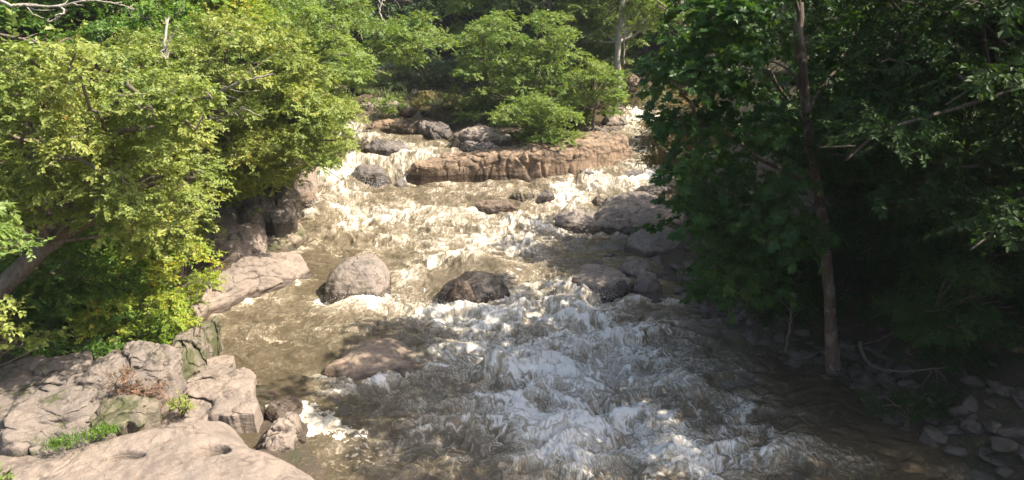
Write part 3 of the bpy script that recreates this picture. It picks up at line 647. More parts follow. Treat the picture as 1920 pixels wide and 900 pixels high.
def poly_fill(poly, d0, d1, n, r0, r1, rs, zmin=None):
    poly = np.array(poly, dtype=float); lo = poly.min(0); hi = poly.max(0); out = []
    tries = 0
    while len(out) < n and tries < n*80:
        tries += 1
        p = rs.uniform(lo, hi)
        if not inpoly(np.array([p[0]]), np.array([p[1]]), poly)[0]: continue
        c = at(p[0], p[1], rs.uniform(d0, d1))
        if zmin is not None and c[2] < zmin: continue
        r = rs.uniform(r0, r1)
        if c[0] < xl(c[1]) or c[0] > xr(c[1]): c[2] = max(c[2], float(gz(c[0], c[1]))+.25*r)
        if out and min(np.linalg.norm(c-o[0])/(r+o[1]) for o in out) < .36: continue
        out.append((c, r))
    return out
def tree(name, label, trunk, tr, clumps, leaf, bark, seed, cat='tree', group=None, L=.10, W=.065, lobed=False, lai=1.6, droop=.25, flat=.65, per=11, bare=None, limbs=1.0, shell=.42, sides=10, trunk_part='trunk'):
    rs = np.random.RandomState(seed)
    base = np.asarray(trunk[0], dtype=float)
    root = link(name, None, loc=base); root.empty_display_size = .3
    tag(root, label, cat, group)
    tm = MB(); lm = MB()
    tp = smooth_line(np.asarray(trunk)-base, 30, .015, rs)
    rr = np.interp(np.linspace(0, 1, 30), np.linspace(0, 1, len(tr)), tr)*np.interp(np.arange(30), [0, 2, 5], [1.35, 1.1, 1.0])
    tube(tm, tp, rr, sides, .25, seed)
    cl = [(c-base, r) for c, r in clumps]
    for c, r in cl:
        if rs.rand() < limbs: limb_to(tm, tp, rr, c, r, rs)
    clump_leaves(lm, tm, cl, rs, L, W, lai, per, droop, flat, lobed, shell=shell)
    link(trunk_part, tm.mesh(trunk_part, M[bark]), root)
    link('crown', lm.mesh('crown', M[leaf], False), root)
    for pts, r0, r1, bm_ in (bare or []):
        bb = MB(); pp = smooth_line(np.array(pts)-base, 22, .012, rs); tube(bb, pp, np.linspace(r0, r1, 22), 7, .2, seed)
        for _ in range(7):      # a few bare twigs on it
            i = rs.randint(6, 21); d = pp[i]-pp[i-2]; d = d/np.linalg.norm(d)+rs.normal(0, .55, 3); ln = rs.uniform(.2, .8)*np.linalg.norm(pp[-1]-pp[0])*.3
            tube(bb, smooth_line([pp[i], pp[i]+d*ln*.5+rs.normal(0, .05, 3), pp[i]+d*ln], 7, .01, rs), np.linspace(r1*1.2, .006, 7), 5)
        link('bare_branch', bb.mesh('bare_branch', M[bm_]), root)
    return root
def shrub(name, label, poly, d0, d1, n, r0, r1, leaf, seed, base=None, **kw):
    rs = np.random.RandomState(seed)
    cl = poly_fill(poly, d0, d1, n, r0, r1, rs)
    cs = np.array([c for c, r in cl]); b = cs.mean(0) if base is None else np.array(base)
    if base is None: b = np.array([b[0], b[1], max(float(gz(b[0], b[1])), float(prof(b[0], b[1])))])
    top = cs.mean(0)
    kw.setdefault('bark', 'bark'); kw.setdefault('L', .09); kw.setdefault('W', .06)
    bark = kw.pop('bark')
    return tree(name, label, [b, b*.6+top*.4, top], [.04, .03, .015], cl, leaf, bark, seed, cat='shrub', trunk_part='stem', **kw)

def gen_clumps(h, cr, cb, n, rs, r0=.9, r1=1.5, lean=(0, 0)):
    out = []
    for k in range(n*30):
        if len(out) >= n: break
        t = rs.uniform(0, 1); z = cb+(h-cb)*t
        env = cr*(math.sin(PI*min(1, .18+.80*t))**.7)
        a = rs.uniform(0, 2*PI); q = env*rs.uniform(.25, 1)**.6
        c = np.array([q*math.cos(a)+lean[0]*t, q*math.sin(a)+lean[1]*t, z]); r = rs.uniform(r0, r1)
        if out and min(np.linalg.norm(c-o[0])/(r+o[1]) for o in out) < .42: continue
        out.append((c, r))
    return out
def proto(name, h, cr, cb, n, leaf, bark, seed, L=.2, W=.14, lai=1.5, r0=.9, r1=1.5, tr=.22):
    rs = np.random.RandomState(seed)
    tm = MB(); lm = MB()
    tp = smooth_line([(0, 0, -.3), (rs.normal(0, .15), rs.normal(0, .15), h*.35), (rs.normal(0, .3), rs.normal(0, .3), h*.7), (rs.normal(0, .4), rs.normal(0, .4), h*.95)], 26, .02, rs)
    rr = np.linspace(tr, .03, 26); rr[:3] *= [1.4, 1.2, 1.05]
    tube(tm, tp, rr, 9, .25, seed)
    cl = gen_clumps(h, cr, cb, n, rs, r0, r1)
    for c, r in cl: limb_to(tm, tp, rr, c, r, rs)
    clump_leaves(lm, None, cl, rs, L, W, lai, 11, .25, .7, False, False)
    return tm.mesh('trunk', M[bark]), lm.mesh('crown', M[leaf], False)
def plant_tree(name, label, pr, x, y, sc=1.0, rot=0.0, group=None, z=None, leaf=None):
    root = link(name, None, loc=(x, y, float(gz(x, y)) if z is None else z)); root.rotation_euler.z = rot; root.scale = (sc, sc, sc)
    tag(root, label, 'tree', group)
    a = link('trunk', pr[0], root); b = link('crown', pr[1], root)
    if leaf: b.material_slots[0].link = 'OBJECT'; b.material_slots[0].material = M[leaf]
    return root

def gb(px, y):
    x = (px-960)/F*y/CP*.97
    for _ in range(6):
        z = float(gz(x, y)); t = (y*CP+(CAMH-z)*SP); x = (px-960)/F*t
    return np.array([x, y, z-.25])
# --- trees of the sunny bank ------------------------------------------------
rs = np.random.RandomState(21)
cl = poly_fill([(-120, 130), (60, 110), (230, 90), (340, 150), (370, 260), (375, 400), (310, 470), (200, 425), (150, 400), (60, 425), (-120, 450)], 12.3, 18.5, 130, .4, .85, rs)
tree('leaning_tree', 'big yellow green tree leaning out over the bank on a thick slanting brown trunk', [at(-90, 660, 15.2), at(0, 545, 15.3), at(70, 475, 15.6), at(130, 425, 16), at(190, 330, 16.3), at(215, 220, 16.6), at(240, 130, 17)], [.27, .25, .22, .19, .12, .07, .03],
     cl, 'leaf_elm', 'bark', 31, limbs=.45, lai=1.6, bare=[([at(105, 440, 15.8), at(108, 400, 15.7), at(95, 385, 15.6)], .06, .05, 'bark'), ([at(215, 230, 16.4), at(180, 250, 15.4), at(100, 262, 14.8)], .035, .012, 'bark_pale')])
cl = poly_fill([(-150, 380), (20, 380), (60, 450), (40, 470), (-20, 480), (-150, 500)], 9.5, 11.5, 14, .35, .6, rs)
tree('sapling', 'pale leaved sapling poking in from the frame edge in front of the slanting trunk', [onz(-330, 800, 1.5), at(-180, 560, 10.5), at(-60, 440, 10.5)], [.05, .035, .02], cl, 'leaf_bright', 'bark', 32, L=.12, W=.08)
cl = poly_fill([(-150, 570), (40, 580), (110, 620), (60, 660), (-40, 660), (-150, 640)], 12.5, 14.5, 18, .3, .55, rs)
tree('sapling', 'small rounded leaf sapling above the grey overhanging ledge', [onz(-40, 740, 1.6), at(-10, 680, 13.8), at(20, 620, 13.6)], [.04, .03, .015], cl, 'leaf_elm', 'bark', 33, L=.11, W=.09)
cl = poly_fill([(230, 60), (420, 30), (540, 70), (590, 150), (560, 260), (500, 320), (420, 350), (340, 330), (270, 240)], 19.5, 25, 92, .5, 1.0, rs)
tree('forked_tree', 'yellow green tree with a pale forked trunk showing through its leaves', [gb(330, 21.3), at(340, 350, 21.5), at(385, 200, 21.8), at(415, 150, 22), at(428, 90, 22), at(440, 40, 22.3)], [.17, .14, .11, .08, .05, .02],
     cl, 'leaf_elm', 'bark', 34, limbs=.5, lai=1.6, bare=[([at(383, 205, 20.5), at(415, 172, 19.8), at(460, 152, 19.2), at(512, 138, 19.0)], .055, .018, 'bark_pale'), ([at(380, 200, 20.5), at(384, 160, 19.8), at(382, 110, 19.6)], .05, .02, 'bark_pale'), ([at(375, 225, 20.2), at(430, 217, 19.4), at(462, 200, 19.2)], .035, .012, 'bark_pale'), ([at(340, 200, 20), at(310, 110, 19.3), at(316, 30, 19.5)], .05, .03, 'bark_pale')])
cl = poly_fill([(370, 250), (480, 200), (600, 170), (650, 210), (645, 275), (600, 315), (540, 340), (500, 365), (400, 370)], 22.5, 29.5, 96, .45, .95, rs)
tree('overhanging_tree', 'green tree spreading its low boughs over the waterfall and the bank rocks', [gb(390, 25.5), at(392, 370, 25.5), at(395, 300, 25.7), at(470, 230, 26.5), at(540, 200, 27)], [.11, .10, .09, .06, .02],
     cl, 'leaf_elm', 'bark', 35, limbs=.5, lai=1.8, bare=[([at(560, 280, 27), at(600, 310, 27.5), at(640, 335, 27.8), at(665, 340, 28)], .03, .008, 'bark'), ([at(470, 300, 25.5), at(500, 215, 25.0), at(545, 190, 24.6)], .05, .02, 'bark_dark')])
cl = poly_fill([(430, 60), (560, 20), (640, 60), (690, 110), (670, 180), (620, 220), (560, 230), (480, 200), (430, 140)], 29, 37, 80, .6, 1.2, rs)
tree('bank_tree', 'fresh green tree on the bank whose edge frames the upper falls', [gb(500, 33), at(520, 200, 33), at(560, 80, 33.5), at(580, -60, 34)], [.20, .16, .10, .04], cl, 'leaf_bright', 'bark', 36, L=.13, W=.085)
cl = poly_fill([(420, -140), (560, -160), (660, -60), (665, 30), (650, 90), (560, 90), (460, 80)], 38, 48, 60, 1.0, 1.7, rs)
tree('bank_tree', 'tall sunlit green tree behind the bank trees near the dark forest gap', [at(500, 230, 43), at(530, 80, 43), at(560, -80, 43.5), at(580, -150, 44)], [.25, .2, .12, .05], cl, 'leaf_bright', 'bark', 37, L=.16, W=.11)
cl = poly_fill([(-200, -150), (150, -160), (330, -110), (420, 20), (330, 90), (180, 100), (0, 90), (-200, 80)], 22, 29, 62, .8, 1.4, rs)
tree('bank_tree', 'green tree with bare grey dead limbs rising above the leaning tree', [gb(60, 25), at(120, 250, 25), at(160, 50, 25.5), at(180, -120, 26)], [.24, .2, .14, .06], cl, 'leaf_green', 'bark', 38, L=.12, W=.08,
     bare=[([at(-60, -30, 20.5), at(15, 8, 20.3), at(50, 10, 20.2), at(112, 12, 20), at(160, 0, 19.8)], .05, .02, 'bark_pale'), ([at(112, 12, 20), at(120, 22, 19.9), at(103, 38, 19.8)], .03, .02, 'bark_pale'), ([at(160, 0, 20), at(215, 6, 20), at(250, 18, 20.5)], .02, .01, 'bark_pale'), ([at(0, 65, 20), at(60, 78, 19.5), at(115, 82, 19.4)], .045, .035, 'bark')])
cl = poly_fill([(330, -120), (450, -120), (470, 20), (440, 80), (330, 60)], 27, 34, 34, .8, 1.3, rs)
tree('bank_tree', 'yellowing tree between the forked tree and the tall sunlit tree', [at(370, 330, 30), at(380, 150, 30), at(390, -40, 30.5)], [.2, .15, .06], cl, 'leaf_yellow', 'bark', 39, L=.12, W=.08)
cl = poly_fill([(650, 70), (720, 40), (790, 30), (835, 60), (830, 95), (770, 120), (700, 135), (655, 120)], 34, 39, 26, .55, .95, rs)
tree('overhanging_tree', 'light green bough reaching across the dark forest gap from the sunny bank', [at(560, 190, 37), at(620, 150, 37), at(680, 110, 36.8), at(740, 85, 36.5), at(790, 70, 36.5)], [.12, .1, .08, .05, .02], cl, 'leaf_bright', 'bark', 40, L=.13, W=.085,
     bare=[([at(728, 50, 36.2), at(712, 25, 36.2), at(718, 0, 36.3)], .05, .03, 'bark_pale')])
# shrubs of the sunny bank
shrub('shrub', 'bright yellow green bush spilling over the pink slab', [(190, 480), (300, 450), (390, 470), (400, 500), (370, 560), (330, 600), (230, 620), (190, 570)], 17, 20, 34, .35, .6, 'leaf_yellow', 51)
shrub('shrub', 'orange flecked bush on top of the dappled ledge', [(180, 580), (320, 560), (345, 610), (300, 640), (200, 650), (150, 620)], 15.8, 18, 26, .3, .5, 'leaf_yellow', 52)
shrub('shrub', 'dark green thicket in the shadow under the slanting trunk', [(-60, 470), (80, 500), (190, 440), (260, 500), (220, 600), (100, 650), (-60, 640)], 16, 19, 40, .45, .75, 'leaf_green', 53)
shrub('shrub', 'grey green bush at the foot of the forked tree by the pale slabs', [(240, 380), (340, 370), (385, 400), (380, 460), (320, 470), (230, 450)], 20, 23, 28, .4, .7, 'leaf_elm', 54)
shrub('shrub', 'low leafy ground shrub along the top of the grey ledge', [(-60, 660), (60, 640), (160, 630), (260, 640), (190, 690), (60, 690), (-60, 690)], 15, 17, 30, .22, .38, 'leaf_green', 55)
shrub('shrub', 'small bright sapling before the tall shaded rock face', [(435, 385), (480, 385), (490, 415), (460, 430), (438, 420)], 26.2, 27.2, 9, .22, .38, 'leaf_bright', 56)
shrub('shrub', 'russet dead brush on the rocks above the sloping slab', [(170, 715), (250, 700), (300, 730), (310, 770), (250, 780), (190, 760)], 13.4, 14.6, 34, .16, .32, 'leaf_russet', 57, L=.06, W=.03, lai=1.1, bark='bark')
shrub('shrub', 'small green weed growing from a crack beside the sloping slab', [(325, 745), (350, 745), (355, 790), (330, 795)], 13.2, 13.8, 7, .1, .18, 'leaf_elm', 58, L=.05, W=.03)
shrub('shrub', 'green plant in the corner of the bedrock slab', [(-60, 885), (10, 880), (25, 905), (60, 920), (-60, 940)], 10.6, 11.4, 9, .12, .2, 'leaf_bright', 59, L=.07, W=.05)
shrub('shrub', 'bushy green sapling over the narrow slab where the bank turns', [(300, 610), (350, 600), (365, 620), (330, 650), (300, 650)], 16.5, 17.4, 10, .2, .35, 'leaf_yellow', 60)

# --- island and far bank -------------------------------------------------------
rs = np.random.RandomState(77)
cl = poly_fill([(850, 150), (862, 70), (905, 15), (955, 25), (985, 110), (985, 215), (930, 238), (855, 225), (835, 190)], 39, 44, 105, .4, .8, rs)
tree('island_tree', 'layered light green tree at the upstream end of the island', [at(915, 235, 41.5), at(912, 150, 41.5), at(905, 70, 42)], [.12, .1, .04], cl, 'leaf_bright', 'bark', 61, L=.14, W=.09, flat=.42, lai=1.2, limbs=.45)
cl = poly_fill([(965, 110), (995, 30), (1050, 20), (1085, 90), (1120, 160), (1095, 225), (1010, 235), (950, 215)], 37.5, 42, 110, .4, .8, rs)
tree('island_tree', 'dense light green tree in the middle of the island', [at(1030, 235, 40), at(1030, 150, 40), at(1020, 70, 40.3)], [.12, .1, .04], cl, 'leaf_bright', 'bark', 62, L=.13, W=.085, flat=.42, lai=1.2, limbs=.45)
cl = poly_fill([(1060, 150), (1110, 115), (1160, 140), (1172, 200), (1120, 230), (1070, 215)], 36.5, 40.5, 44, .35, .65, rs)
tree('island_tree', 'bright green young tree at the downstream tip of the island', [at(1110, 250, 38.5), at(1115, 190, 38.5), at(1112, 130, 38.6)], [.09, .07, .03], cl, 'leaf_bright', 'bark', 63, L=.12, W=.08, flat=.55)
shrub('drooping_shrub', 'bright green shrub drooping over the edge of the island cliff', [(930, 205), (1000, 180), (1065, 200), (1100, 245), (1070, 282), (1000, 288), (945, 255)], 33.7, 37.0, 44, .42, .75, 'leaf_bright', 64, base=at(1030, 262, 36.4), L=.12, W=.08, flat=.55)
shrub('shrub', 'dry olive bush on the pink rock ridge', [(775, 190), (820, 170), (855, 185), (860, 220), (830, 235), (785, 220)], 39.0, 41.5, 22, .35, .6, 'leaf_dry', 65, base=at(818, 236, 40.2), L=.09, W=.05, lai=1.2)
shrub('shrub', 'dark green bush in the hollow behind the pale island ledge', [(850, 190), (940, 195), (950, 235), (880, 240)], 40.5, 43, 26, .4, .75, 'leaf_bright', 66, base=at(900, 240, 42.5), L=.12, W=.08)
shrub('shrub', 'low weeds on the rocks of the upper falls', [(690, 190), (740, 178), (770, 195), (740, 212), (700, 208)], 41, 43, 14, .25, .42, 'leaf_bright', 67, base=at(730, 216, 42), L=.1, W=.06)
shrub('shrub', 'small green bush beside the pale upstream rock shelf', [(655, 150), (690, 150), (695, 175), (665, 180)], 47, 50, 10, .4, .7, 'leaf_bright', 68, base=at(680, 180, 49), L=.12, W=.08)
shrub('shrub', 'leafy bush at the foot of the dark forest upstream', [(665, 110), (780, 100), (860, 120), (860, 190), (770, 185), (665, 160)], 49, 56, 60, .6, 1.0, 'leaf_far', 69, base=at(780, 185, 53), L=.15, W=.1)
shrub('shrub', 'sunlit grey green bush behind the bright young tree', [(1080, 100), (1150, 90), (1180, 130), (1150, 160), (1090, 150)], 46, 51, 24, .7, 1.1, 'leaf_far', 70, base=at(1130, 175, 48.5), L=.15, W=.1)
for k, (lab, tx, dd, r_, bk) in enumerate([('tall brown trunk rising behind the island with high feathery leaves', [(1074, 190), (1064, 80), (1072, 10), (1080, -160)], 46, .24, 'bark'), ('slim grey twin trunk beside the tall brown trunk', [(1084, 180), (1086, 90), (1098, 10), (1108, -140)], 47, .15, 'bark'),
                                         ('dark slender trunk left of the tall brown trunk among leaves'.replace(' left of', ' just upstream of'), [(1030, 180), (1036, 90), (1030, 10), (1034, -150)], 45, .18, 'bark_dark'), ('straight bare pale grey trunk standing by the far falls', [(1160, 185), (1158, 90), (1166, 20), (1172, -140)], 45, .23, 'bark_pale')]):
    cl = poly_fill([(tx[3][0]-150, -220), (tx[3][0]+110, -220), (tx[3][0]+90, 20), (tx[3][0]+40, 110), (tx[3][0]-110, 120)], dd-1, dd+5, 44, .8, 1.4, rs)
    tree('tall_tree', lab, [at(px, py, dd) for px, py in tx], [r_, r_*.85, r_*.75, r_*.4], cl, 'leaf_bright' if k != 2 else 'leaf_far', bk, 80+k, L=.16, W=.11, lai=1.2, limbs=.6)
tree('sapling', 'thin pale sapling pole beside the bare grey trunk', [at(1170, 120, 44.5), at(1171, 60, 44.5), at(1173, -20, 44.5), at(1174, -90, 44.5)], [.05, .045, .04, .02], poly_fill([(1140, -150), (1210, -150), (1200, -60), (1150, -60)], 43.5, 46, 6, .6, .9, rs), 'leaf_far', 'bark_pale', 88, L=.15, W=.1)

for k, (poly, d0, d1, lab, tx) in enumerate([([(840, -120), (960, -140), (1010, 20), (970, 90), (880, 110), (840, 40)], 48, 54, 'feathery pale green tree rising behind the layered island tree', [(930, 200), (925, 60), (920, -100)]),
        ([(960, -120), (1090, -140), (1120, 60), (1090, 140), (1000, 120), (960, 40)], 50, 57, 'feathery pale green tree rising behind the dense island tree', [(1010, 200), (1015, 60), (1010, -100)]),
        ([(1080, -120), (1200, -140), (1230, 40), (1190, 110), (1100, 130)], 52, 60, 'feathery grey green tree rising behind the bare grey trunk', [(1130, 190), (1125, 60), (1120, -100)])]):
    tree('tall_tree', lab, [at(px, py, (d0+d1)/2) for px, py in tx], [.2, .15, .06], poly_fill(poly, d0, d1, 70, .6, 1.1, rs), 'leaf_bright' if k < 2 else 'leaf_far', 'bark', 110+k, L=.16, W=.11, lai=1.4, limbs=.5)
FAR = [proto('far', 15, 4.6, 2.2, 52, 'leaf_forest', 'bark_dark', s_) for s_ in (201, 202, 203)]
rs = np.random.RandomState(9)
k = 0
for row, (y0, n_) in enumerate([(60, 10), (69, 11), (79, 11), (92, 11)]):
    for i in range(n_):
        x = -34+68*(i+.5)/n_+rs.uniform(-2, 2); y = y0+rs.uniform(-3, 3)
        if row == 0 and -9 < x < -3: y += 6
        plant_tree('forest_tree', 'dark green forest tree on the far slope behind the river bend', FAR[k % 3], x*(1+.12*row), y, rs.uniform(.9, 1.3), rs.uniform(0, 6.28), 'forest trees on the far slope', leaf=('leaf_bright' if 1 < x < 18 and row < 2 and rs.rand() < .6 else 'leaf_far' if (x > 0 and rs.rand() < .8) or rs.rand() < .2 else None)); k += 1
# bank trees deeper in the sunny bank wood
for i, (x, y, sc) in enumerate([(-17, 27, .8), (-21, 20, .9), (-19, 35, .9), (-25, 28, 1.0), (-17, 43, .9), (-24, 42, 1), (-30, 35, 1.05), (-20, 52, 1.0), (-28, 14, .9), (-29, 52, 1.1), (-22, 10, .8), (-36, 24, 1.1)]):
    plant_tree('wood_tree', 'leafy tree of the wood behind the sunny bank trees', FAR[i % 3], x, y, sc, i*1.7, 'trees of the wood behind the sunny bank', leaf='leaf_green' if i % 2 else 'leaf_far')

# --- shaded bank ------------------------------------------------------------------
rs = np.random.RandomState(303)
cl = poly_fill([(1230, -120), (1470, -120), (1470, 300), (1490, 420), (1440, 520), (1380, 570), (1310, 580), (1265, 520), (1285, 400), (1280, 290), (1205, 190), (1265, 70)], 12.5, 17.5, 95, .5, .9, rs, zmin=1.2)
cl += poly_fill([(1460, -120), (1640, -120), (1640, 200), (1600, 330), (1480, 330)], 17.2, 20.5, 44, .5, .95, rs)
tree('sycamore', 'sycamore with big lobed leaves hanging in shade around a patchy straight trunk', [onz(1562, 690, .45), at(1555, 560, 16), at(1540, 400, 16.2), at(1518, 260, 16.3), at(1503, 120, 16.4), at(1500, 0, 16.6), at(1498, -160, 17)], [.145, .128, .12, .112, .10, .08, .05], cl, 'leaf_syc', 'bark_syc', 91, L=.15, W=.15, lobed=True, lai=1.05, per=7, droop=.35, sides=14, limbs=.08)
cl = poly_fill([(1205, 170), (1330, 170), (1340, 440), (1280, 430), (1262, 330), (1225, 290)], 24, 28, 26, .5, .9, rs)
tree('bank_tree', 'olive tree hanging over the far channel behind the sycamore leaves', [gb(1330, 26), at(1325, 330, 26), at(1300, 200, 26)], [.14, .1, .03], cl, 'leaf_dry', 'bark', 92, L=.10, W=.06)
cl = poly_fill([(1180, -120), (1330, -140), (1345, 60), (1290, 80), (1225, 60), (1190, 20)], 41, 46, 20, .7, 1.1, rs)
tree('bank_tree', 'sunlit pale green tree beyond the sycamore on the far bank', [at(1290, 200, 43), at(1280, 60, 43), at(1270, -80, 43)], [.2, .14, .05], cl, 'leaf_bright', 'bark', 93, L=.15, W=.1)
cl = poly_fill([(1590, -120), (2050, -120), (2050, 350), (1900, 460), (1700, 420), (1590, 300)], 10.5, 16.5, 92, .6, 1.05, rs)
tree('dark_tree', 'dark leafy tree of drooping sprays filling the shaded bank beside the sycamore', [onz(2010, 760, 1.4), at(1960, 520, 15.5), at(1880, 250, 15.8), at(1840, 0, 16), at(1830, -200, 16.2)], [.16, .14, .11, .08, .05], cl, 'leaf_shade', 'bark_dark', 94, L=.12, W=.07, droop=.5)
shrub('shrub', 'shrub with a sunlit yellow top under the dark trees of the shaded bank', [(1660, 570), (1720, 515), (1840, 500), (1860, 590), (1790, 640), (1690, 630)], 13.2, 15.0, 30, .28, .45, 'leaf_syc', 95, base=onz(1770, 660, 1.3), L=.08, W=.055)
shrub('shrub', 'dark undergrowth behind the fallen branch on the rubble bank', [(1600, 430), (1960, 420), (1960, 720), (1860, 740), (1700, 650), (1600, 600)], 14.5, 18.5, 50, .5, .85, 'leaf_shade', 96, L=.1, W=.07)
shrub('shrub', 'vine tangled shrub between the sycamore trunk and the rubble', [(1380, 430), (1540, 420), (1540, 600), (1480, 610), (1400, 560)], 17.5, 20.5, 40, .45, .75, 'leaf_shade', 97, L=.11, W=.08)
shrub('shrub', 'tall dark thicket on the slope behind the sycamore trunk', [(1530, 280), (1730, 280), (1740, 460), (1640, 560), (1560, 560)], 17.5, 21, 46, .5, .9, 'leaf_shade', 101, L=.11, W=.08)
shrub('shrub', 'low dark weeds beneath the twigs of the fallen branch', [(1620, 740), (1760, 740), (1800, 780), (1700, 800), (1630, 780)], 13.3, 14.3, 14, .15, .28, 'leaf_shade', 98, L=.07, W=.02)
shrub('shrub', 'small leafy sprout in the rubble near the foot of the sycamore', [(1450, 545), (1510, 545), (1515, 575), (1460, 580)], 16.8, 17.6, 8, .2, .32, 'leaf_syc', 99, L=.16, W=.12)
BANK = [proto('bank', 15.5, 4.4, 3.0, 60, 'leaf_shade', 'bark_dark', s_, L=.17, W=.12, r0=.8, r1=1.4, lai=1.25) for s_ in (301, 302)]
for i, (x, y, sc) in enumerate([(13.5, 7.0, .70), (15.0, 12.0, .52), (13.6, 16.8, .62), (14.2, 22, .66), (19, 9.5, .88), (19.5, 16.5, .88), (19.5, 24, .8), (13.2, 27.5, .52), (18, 31, .6), (14, 36, .45), (15.5, 43, .4), (20, 39, .5), (25, 14, 1.2), (25, 22, 1.1), (26, 32, .9), (21, 52, .7), (27, 47, .8), (31, 20, 1.2), (11.5, 21.8, .55)]):
    plant_tree('shade_tree', 'tall dark tree of the shaded wood behind the sycamore', BANK[i % 2], x, y, sc, i*2.1, 'trees of the shaded wood')

# fallen dead branch on the rubble bank
mbx = MB(); rs = np.random.RandomState(4)
root = link('fallen_branch', None, loc=onz(1620, 690, 1.0)); tag(root, 'bare curved dead branch lying on the rubble bank with fine drooping twigs', 'branch')
b0 = np.array(root.location)
main = smooth_line(np.array([at(1612, 640, 14.6), at(1622, 672, 14.4), at(1645, 690, 14.2), at(1690, 696, 14.0), at(1740, 692, 13.9), at(1780, 687, 13.9)])-b0, 30, .008, rs)
mb = MB(); tube(mb, main, np.linspace(.042, .010, 30), 7, .2, 3); link('limb', mb.mesh('limb', M['bark_dark']), root)
for k in range(11):
    i = rs.randint(8, 27); p = main[i]; d = np.array([rs.normal(-.15, .5), rs.normal(-.2, .3), -rs.uniform(.4, 1.0)]); ln = rs.uniform(.3, .75)
    mb = MB(); tube(mb, smooth_line([p, p+d*ln*.5+rs.normal(0, .06, 3), p+d*ln+np.array([rs.normal(0, .15), 0, 0])], 9, .006, rs), np.linspace(.013, .004, 9), 5)
    link('twig', mb.mesh('twig', M['bark_dark']), root)
mb = MB(); tube(mb, smooth_line([at(1500, 672, 15.2), at(1560, 655, 15), at(1640, 640, 14.8), at(1700, 612, 14.8)], 24, .012, rs), np.linspace(.012, .022, 24), 6)
tag(link('fallen_branch', mb.mesh('fallen_branch', M['bark_dark'])), 'thin bare stick leaning across the foot of the sycamore trunk', 'branch')
# vines hanging on the sycamore
for k, (px, y0, y1, d) in enumerate([(1300, 330, 470, 13.2), (1410, 300, 520, 14), (1460, 250, 480, 14.5), (1680, 200, 380, 12.5)]):
    lm = MB(); p0 = at(px, y0, d); p1 = at(px+12, y1, d+.2)
    ln_ = smooth_line([p0, p0*.5+p1*.5+np.array([.12, 0, 0]), p1], 30, .02, rs)
    n_ = 260; i = rs.randint(0, 30, n_); b = ln_[i]+rs.normal(0, .09, (n_, 3))
    leaves(lm, b-p0, np.stack([rs.normal(0, .6, n_), rs.normal(-.3, .5, n_), -np.abs(rs.normal(.6, .3, n_))], -1), np.stack([rs.normal(0, .4, n_), -np.ones(n_), rs.uniform(.2, .8, n_)], -1), rs.uniform(.06, .11, n_), rs.uniform(.05, .08, n_))
    root = link('vine', None, loc=p0); tag(root, ['leafy vine curtain hanging at the river edge of the sycamore', 'long leafy vine hanging in the middle of the sycamore shade', 'leafy vine trailing close to the sycamore trunk', 'short vine trailing from the dark drooping tree'][k], 'vine', 'vines hanging in the shade')
    link('foliage', lm.mesh('foliage', M['leaf_syc'], False), root)
    mb = MB(); tube(mb, ln_-p0, .008, 5); link('stem', mb.mesh('stem', M['bark_dark']), root)

# grass tufts and leaf litter (uncountable)
rs = np.random.RandomState(15)
def blades(name, label, cat, spots, n, hgt, mat, z):
    lm = MB()
    for (px, py, r) in spots:
        c = onz(px, py, z); b = c+np.stack([rs.normal(0, r, n), rs.normal(0, r*.6, n), rs.normal(0, .04, n)], -1)
        d = np.stack([rs.normal(0, .45, n), rs.normal(0, .45, n), np.ones(n)], -1)
        leaves(lm, b, d, rs.normal(0, 1, (n, 3))+np.array([0, -1, .3]), hgt*rs.uniform(.5, 1.3, n), np.full(n, .022))
    return tag(link(name, lm.mesh(name, M[mat], False)), label, cat, kind='stuff')
blades('grass', 'bright green grass tufts growing in the seam behind the bedrock slab', 'grass', [(120, 832, .16), (150, 822, .16), (185, 812, .14), (205, 808, .12), (100, 838, .1)], 130, .12, 'leaf_green', 1.1)
blades('grass', 'grass and weeds among the rocks of the upper falls', 'grass', [(740, 180, .8), (860, 190, .8), (800, 195, .6), (700, 175, .6)], 110, .4, 'leaf_far', 4.3)
lm = MB(); n = 5000
x = rs.uniform(-16, -8, n); y = rs.uniform(12, 24, n)
k = x < xl(y)-.8; x = x[k]; y = y[k]; n = len(x)
b = np.stack([x, y, gz(x, y)+.03], -1)
leaves(lm, b, np.stack([rs.normal(0, 1, n), rs.normal(0, 1, n), rs.normal(0, .2, n)], -1), np.stack([rs.normal(0, .3, n), rs.normal(0, .3, n), np.ones(n)], -1), rs.uniform(.05, .1, n), rs.uniform(.03, .06, n))
tag(link('fallen_leaves', lm.mesh('fallen_leaves', M['litter'], False)), 'brown and orange fallen leaves on the sunny bank', 'leaf litter', kind='stuff')

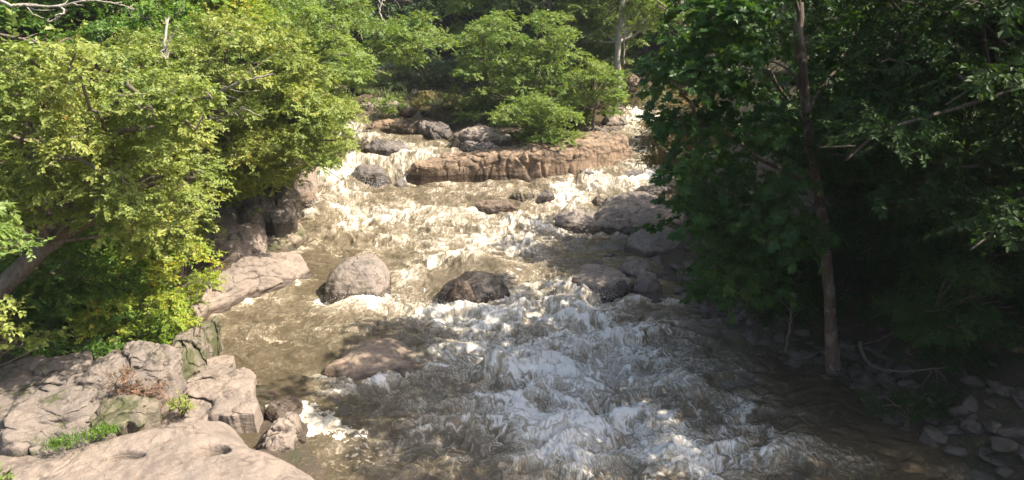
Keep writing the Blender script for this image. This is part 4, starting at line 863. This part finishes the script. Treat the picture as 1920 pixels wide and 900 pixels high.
# spray: droplets thrown up where the water breaks
rs = np.random.RandomState(44)
sv = np.array([[1,0,0],[0,1,0],[-1,0,0],[0,-1,0],[0,0,1],[0,0,-1]], float); sf = np.array([[0,1,4],[1,2,4],[2,3,4],[3,0,4],[1,0,5],[2,1,5],[3,2,5],[0,3,5]])
mb = MB()
for (px, py, sx, sy, sz, n) in [(640, 355, .9, .5, .35, 900), (700, 350, .8, .4, .3, 600), (610, 385, .8, .6, .25, 500), (690, 400, 1.2, .8, .2, 600), (1090, 560, .7, .35, .28, 700), (1050, 575, .6, .4, .2, 400), (690, 562, .8, .25, .16, 350), (860, 575, .8, .25, .18, 350), (930, 685, .5, .35, .2, 450),
        (900, 650, 1.2, .5, .15, 400), (1060, 640, 1.3, .9, .15, 500), (1150, 630, .6, .4, .2, 300), (1260, 830, .6, .3, .15, 250), (1080, 400, .9, .8, .18, 400), (1150, 345, 1.2, .6, .18, 400), (640, 245, .9, .6, .3, 400), (1210, 225, 1.2, .8, .3, 400), (1010, 690, 1.2, .8, .14, 350)]:
    n = int(n*1.6); c = zpt(px, py); p = c+np.stack([rs.normal(0, sx*.8, n), rs.normal(0, sy*.8, n), rs.exponential(sz*.55, n)], -1)
    r = rs.uniform(.003, .008, n)*(1+.015*c[1])
    mb.add((p[:, None]+sv[None]*r[:, None, None]).reshape(-1, 3), t=(np.arange(n)[:, None, None]*6+sf[None]).reshape(-1, 3))
m = NT('spray'); M['spray'] = m.surf(m.n('BsdfPrincipled', {'Base Color': (.85, .84, .82, 1), 'Roughness': .4}).outputs[0])
tag(link('spray', mb.mesh('spray', M['spray'], False)), 'white droplets thrown up by the breaking rapids', 'spray', kind='stuff')

# summer air over the valley
mb = MB(); x0, x1, y0, y1, zl_, zh = -70, 70, -12, 125, -6, 45
mb.add([(x0,y0,zl_),(x1,y0,zl_),(x1,y1,zl_),(x0,y1,zl_),(x0,y0,zh),(x1,y0,zh),(x1,y1,zh),(x0,y1,zh)], [(3,2,1,0),(4,5,6,7),(0,1,5,4),(1,2,6,5),(2,3,7,6),(3,0,4,7)])
m = NT('haze'); v = m.n('VolumePrincipled', {'Color': (.85, .90, 1.0, 1), 'Density': .0003}).outputs[0]; m.t.links.new(v, m.out.inputs['Volume'])
tag(link('haze', mb.mesh('haze', m.m, False)), 'thin pale summer haze in the valley air', 'haze', kind='stuff')
# ------------------------------------------------------------------ light, sky, camera
EL = math.radians(49); SD = np.array([.97, -.22, 0]); SD /= np.linalg.norm(SD)
sun_dir = Vector((SD[0]*math.cos(EL), SD[1]*math.cos(EL), math.sin(EL)))
L_ = bpy.data.lights.new('sun', 'SUN'); L_.energy = 4.9; L_.angle = math.radians(.6); L_.color = (1.0, .91, .78)
so = bpy.data.objects.new('sun', L_); COL.objects.link(so); so.rotation_euler = sun_dir.to_track_quat('Z', 'Y').to_euler(); so.location = (30, -20, 40)
W = bpy.data.worlds.new('World'); S.world = W; W.use_nodes = True
nt = W.node_tree; bg = nt.nodes['Background']
sk = nt.nodes.new('ShaderNodeTexSky'); sk.sky_type = 'NISHITA'; sk.sun_disc = False
sk.sun_elevation = EL; sk.sun_rotation = math.atan2(SD[0], SD[1]); sk.air_density = 1.0; sk.dust_density = 3.5; sk.ozone_density = .3
nt.links.new(sk.outputs[0], bg.inputs[0]); bg.inputs[1].default_value = .12
cam = bpy.data.cameras.new('camera'); co = bpy.data.objects.new('camera', cam); COL.objects.link(co)
cam.sensor_width = 36; cam.lens = 36*F/1920; cam.clip_end = 3000; cam.clip_start = .1
co.location = (0, 0, CAMH); co.rotation_euler = (PI/2-PITCH, 0, 0)
S.camera = co
S.view_settings.view_transform = 'Standard'; S.view_settings.look = 'None'; S.view_settings.exposure = 1.25; S.view_settings.gamma = 1
S.render.engine = 'CYCLES'
cy = S.cycles; cy.use_denoising = True; cy.max_bounces = 6; cy.diffuse_bounces = 3; cy.glossy_bounces = 2; cy.transmission_bounces = 3; cy.transparent_max_bounces = 4; cy.caustics_reflective = False; cy.caustics_refractive = False
cy.sample_clamp_indirect = 6
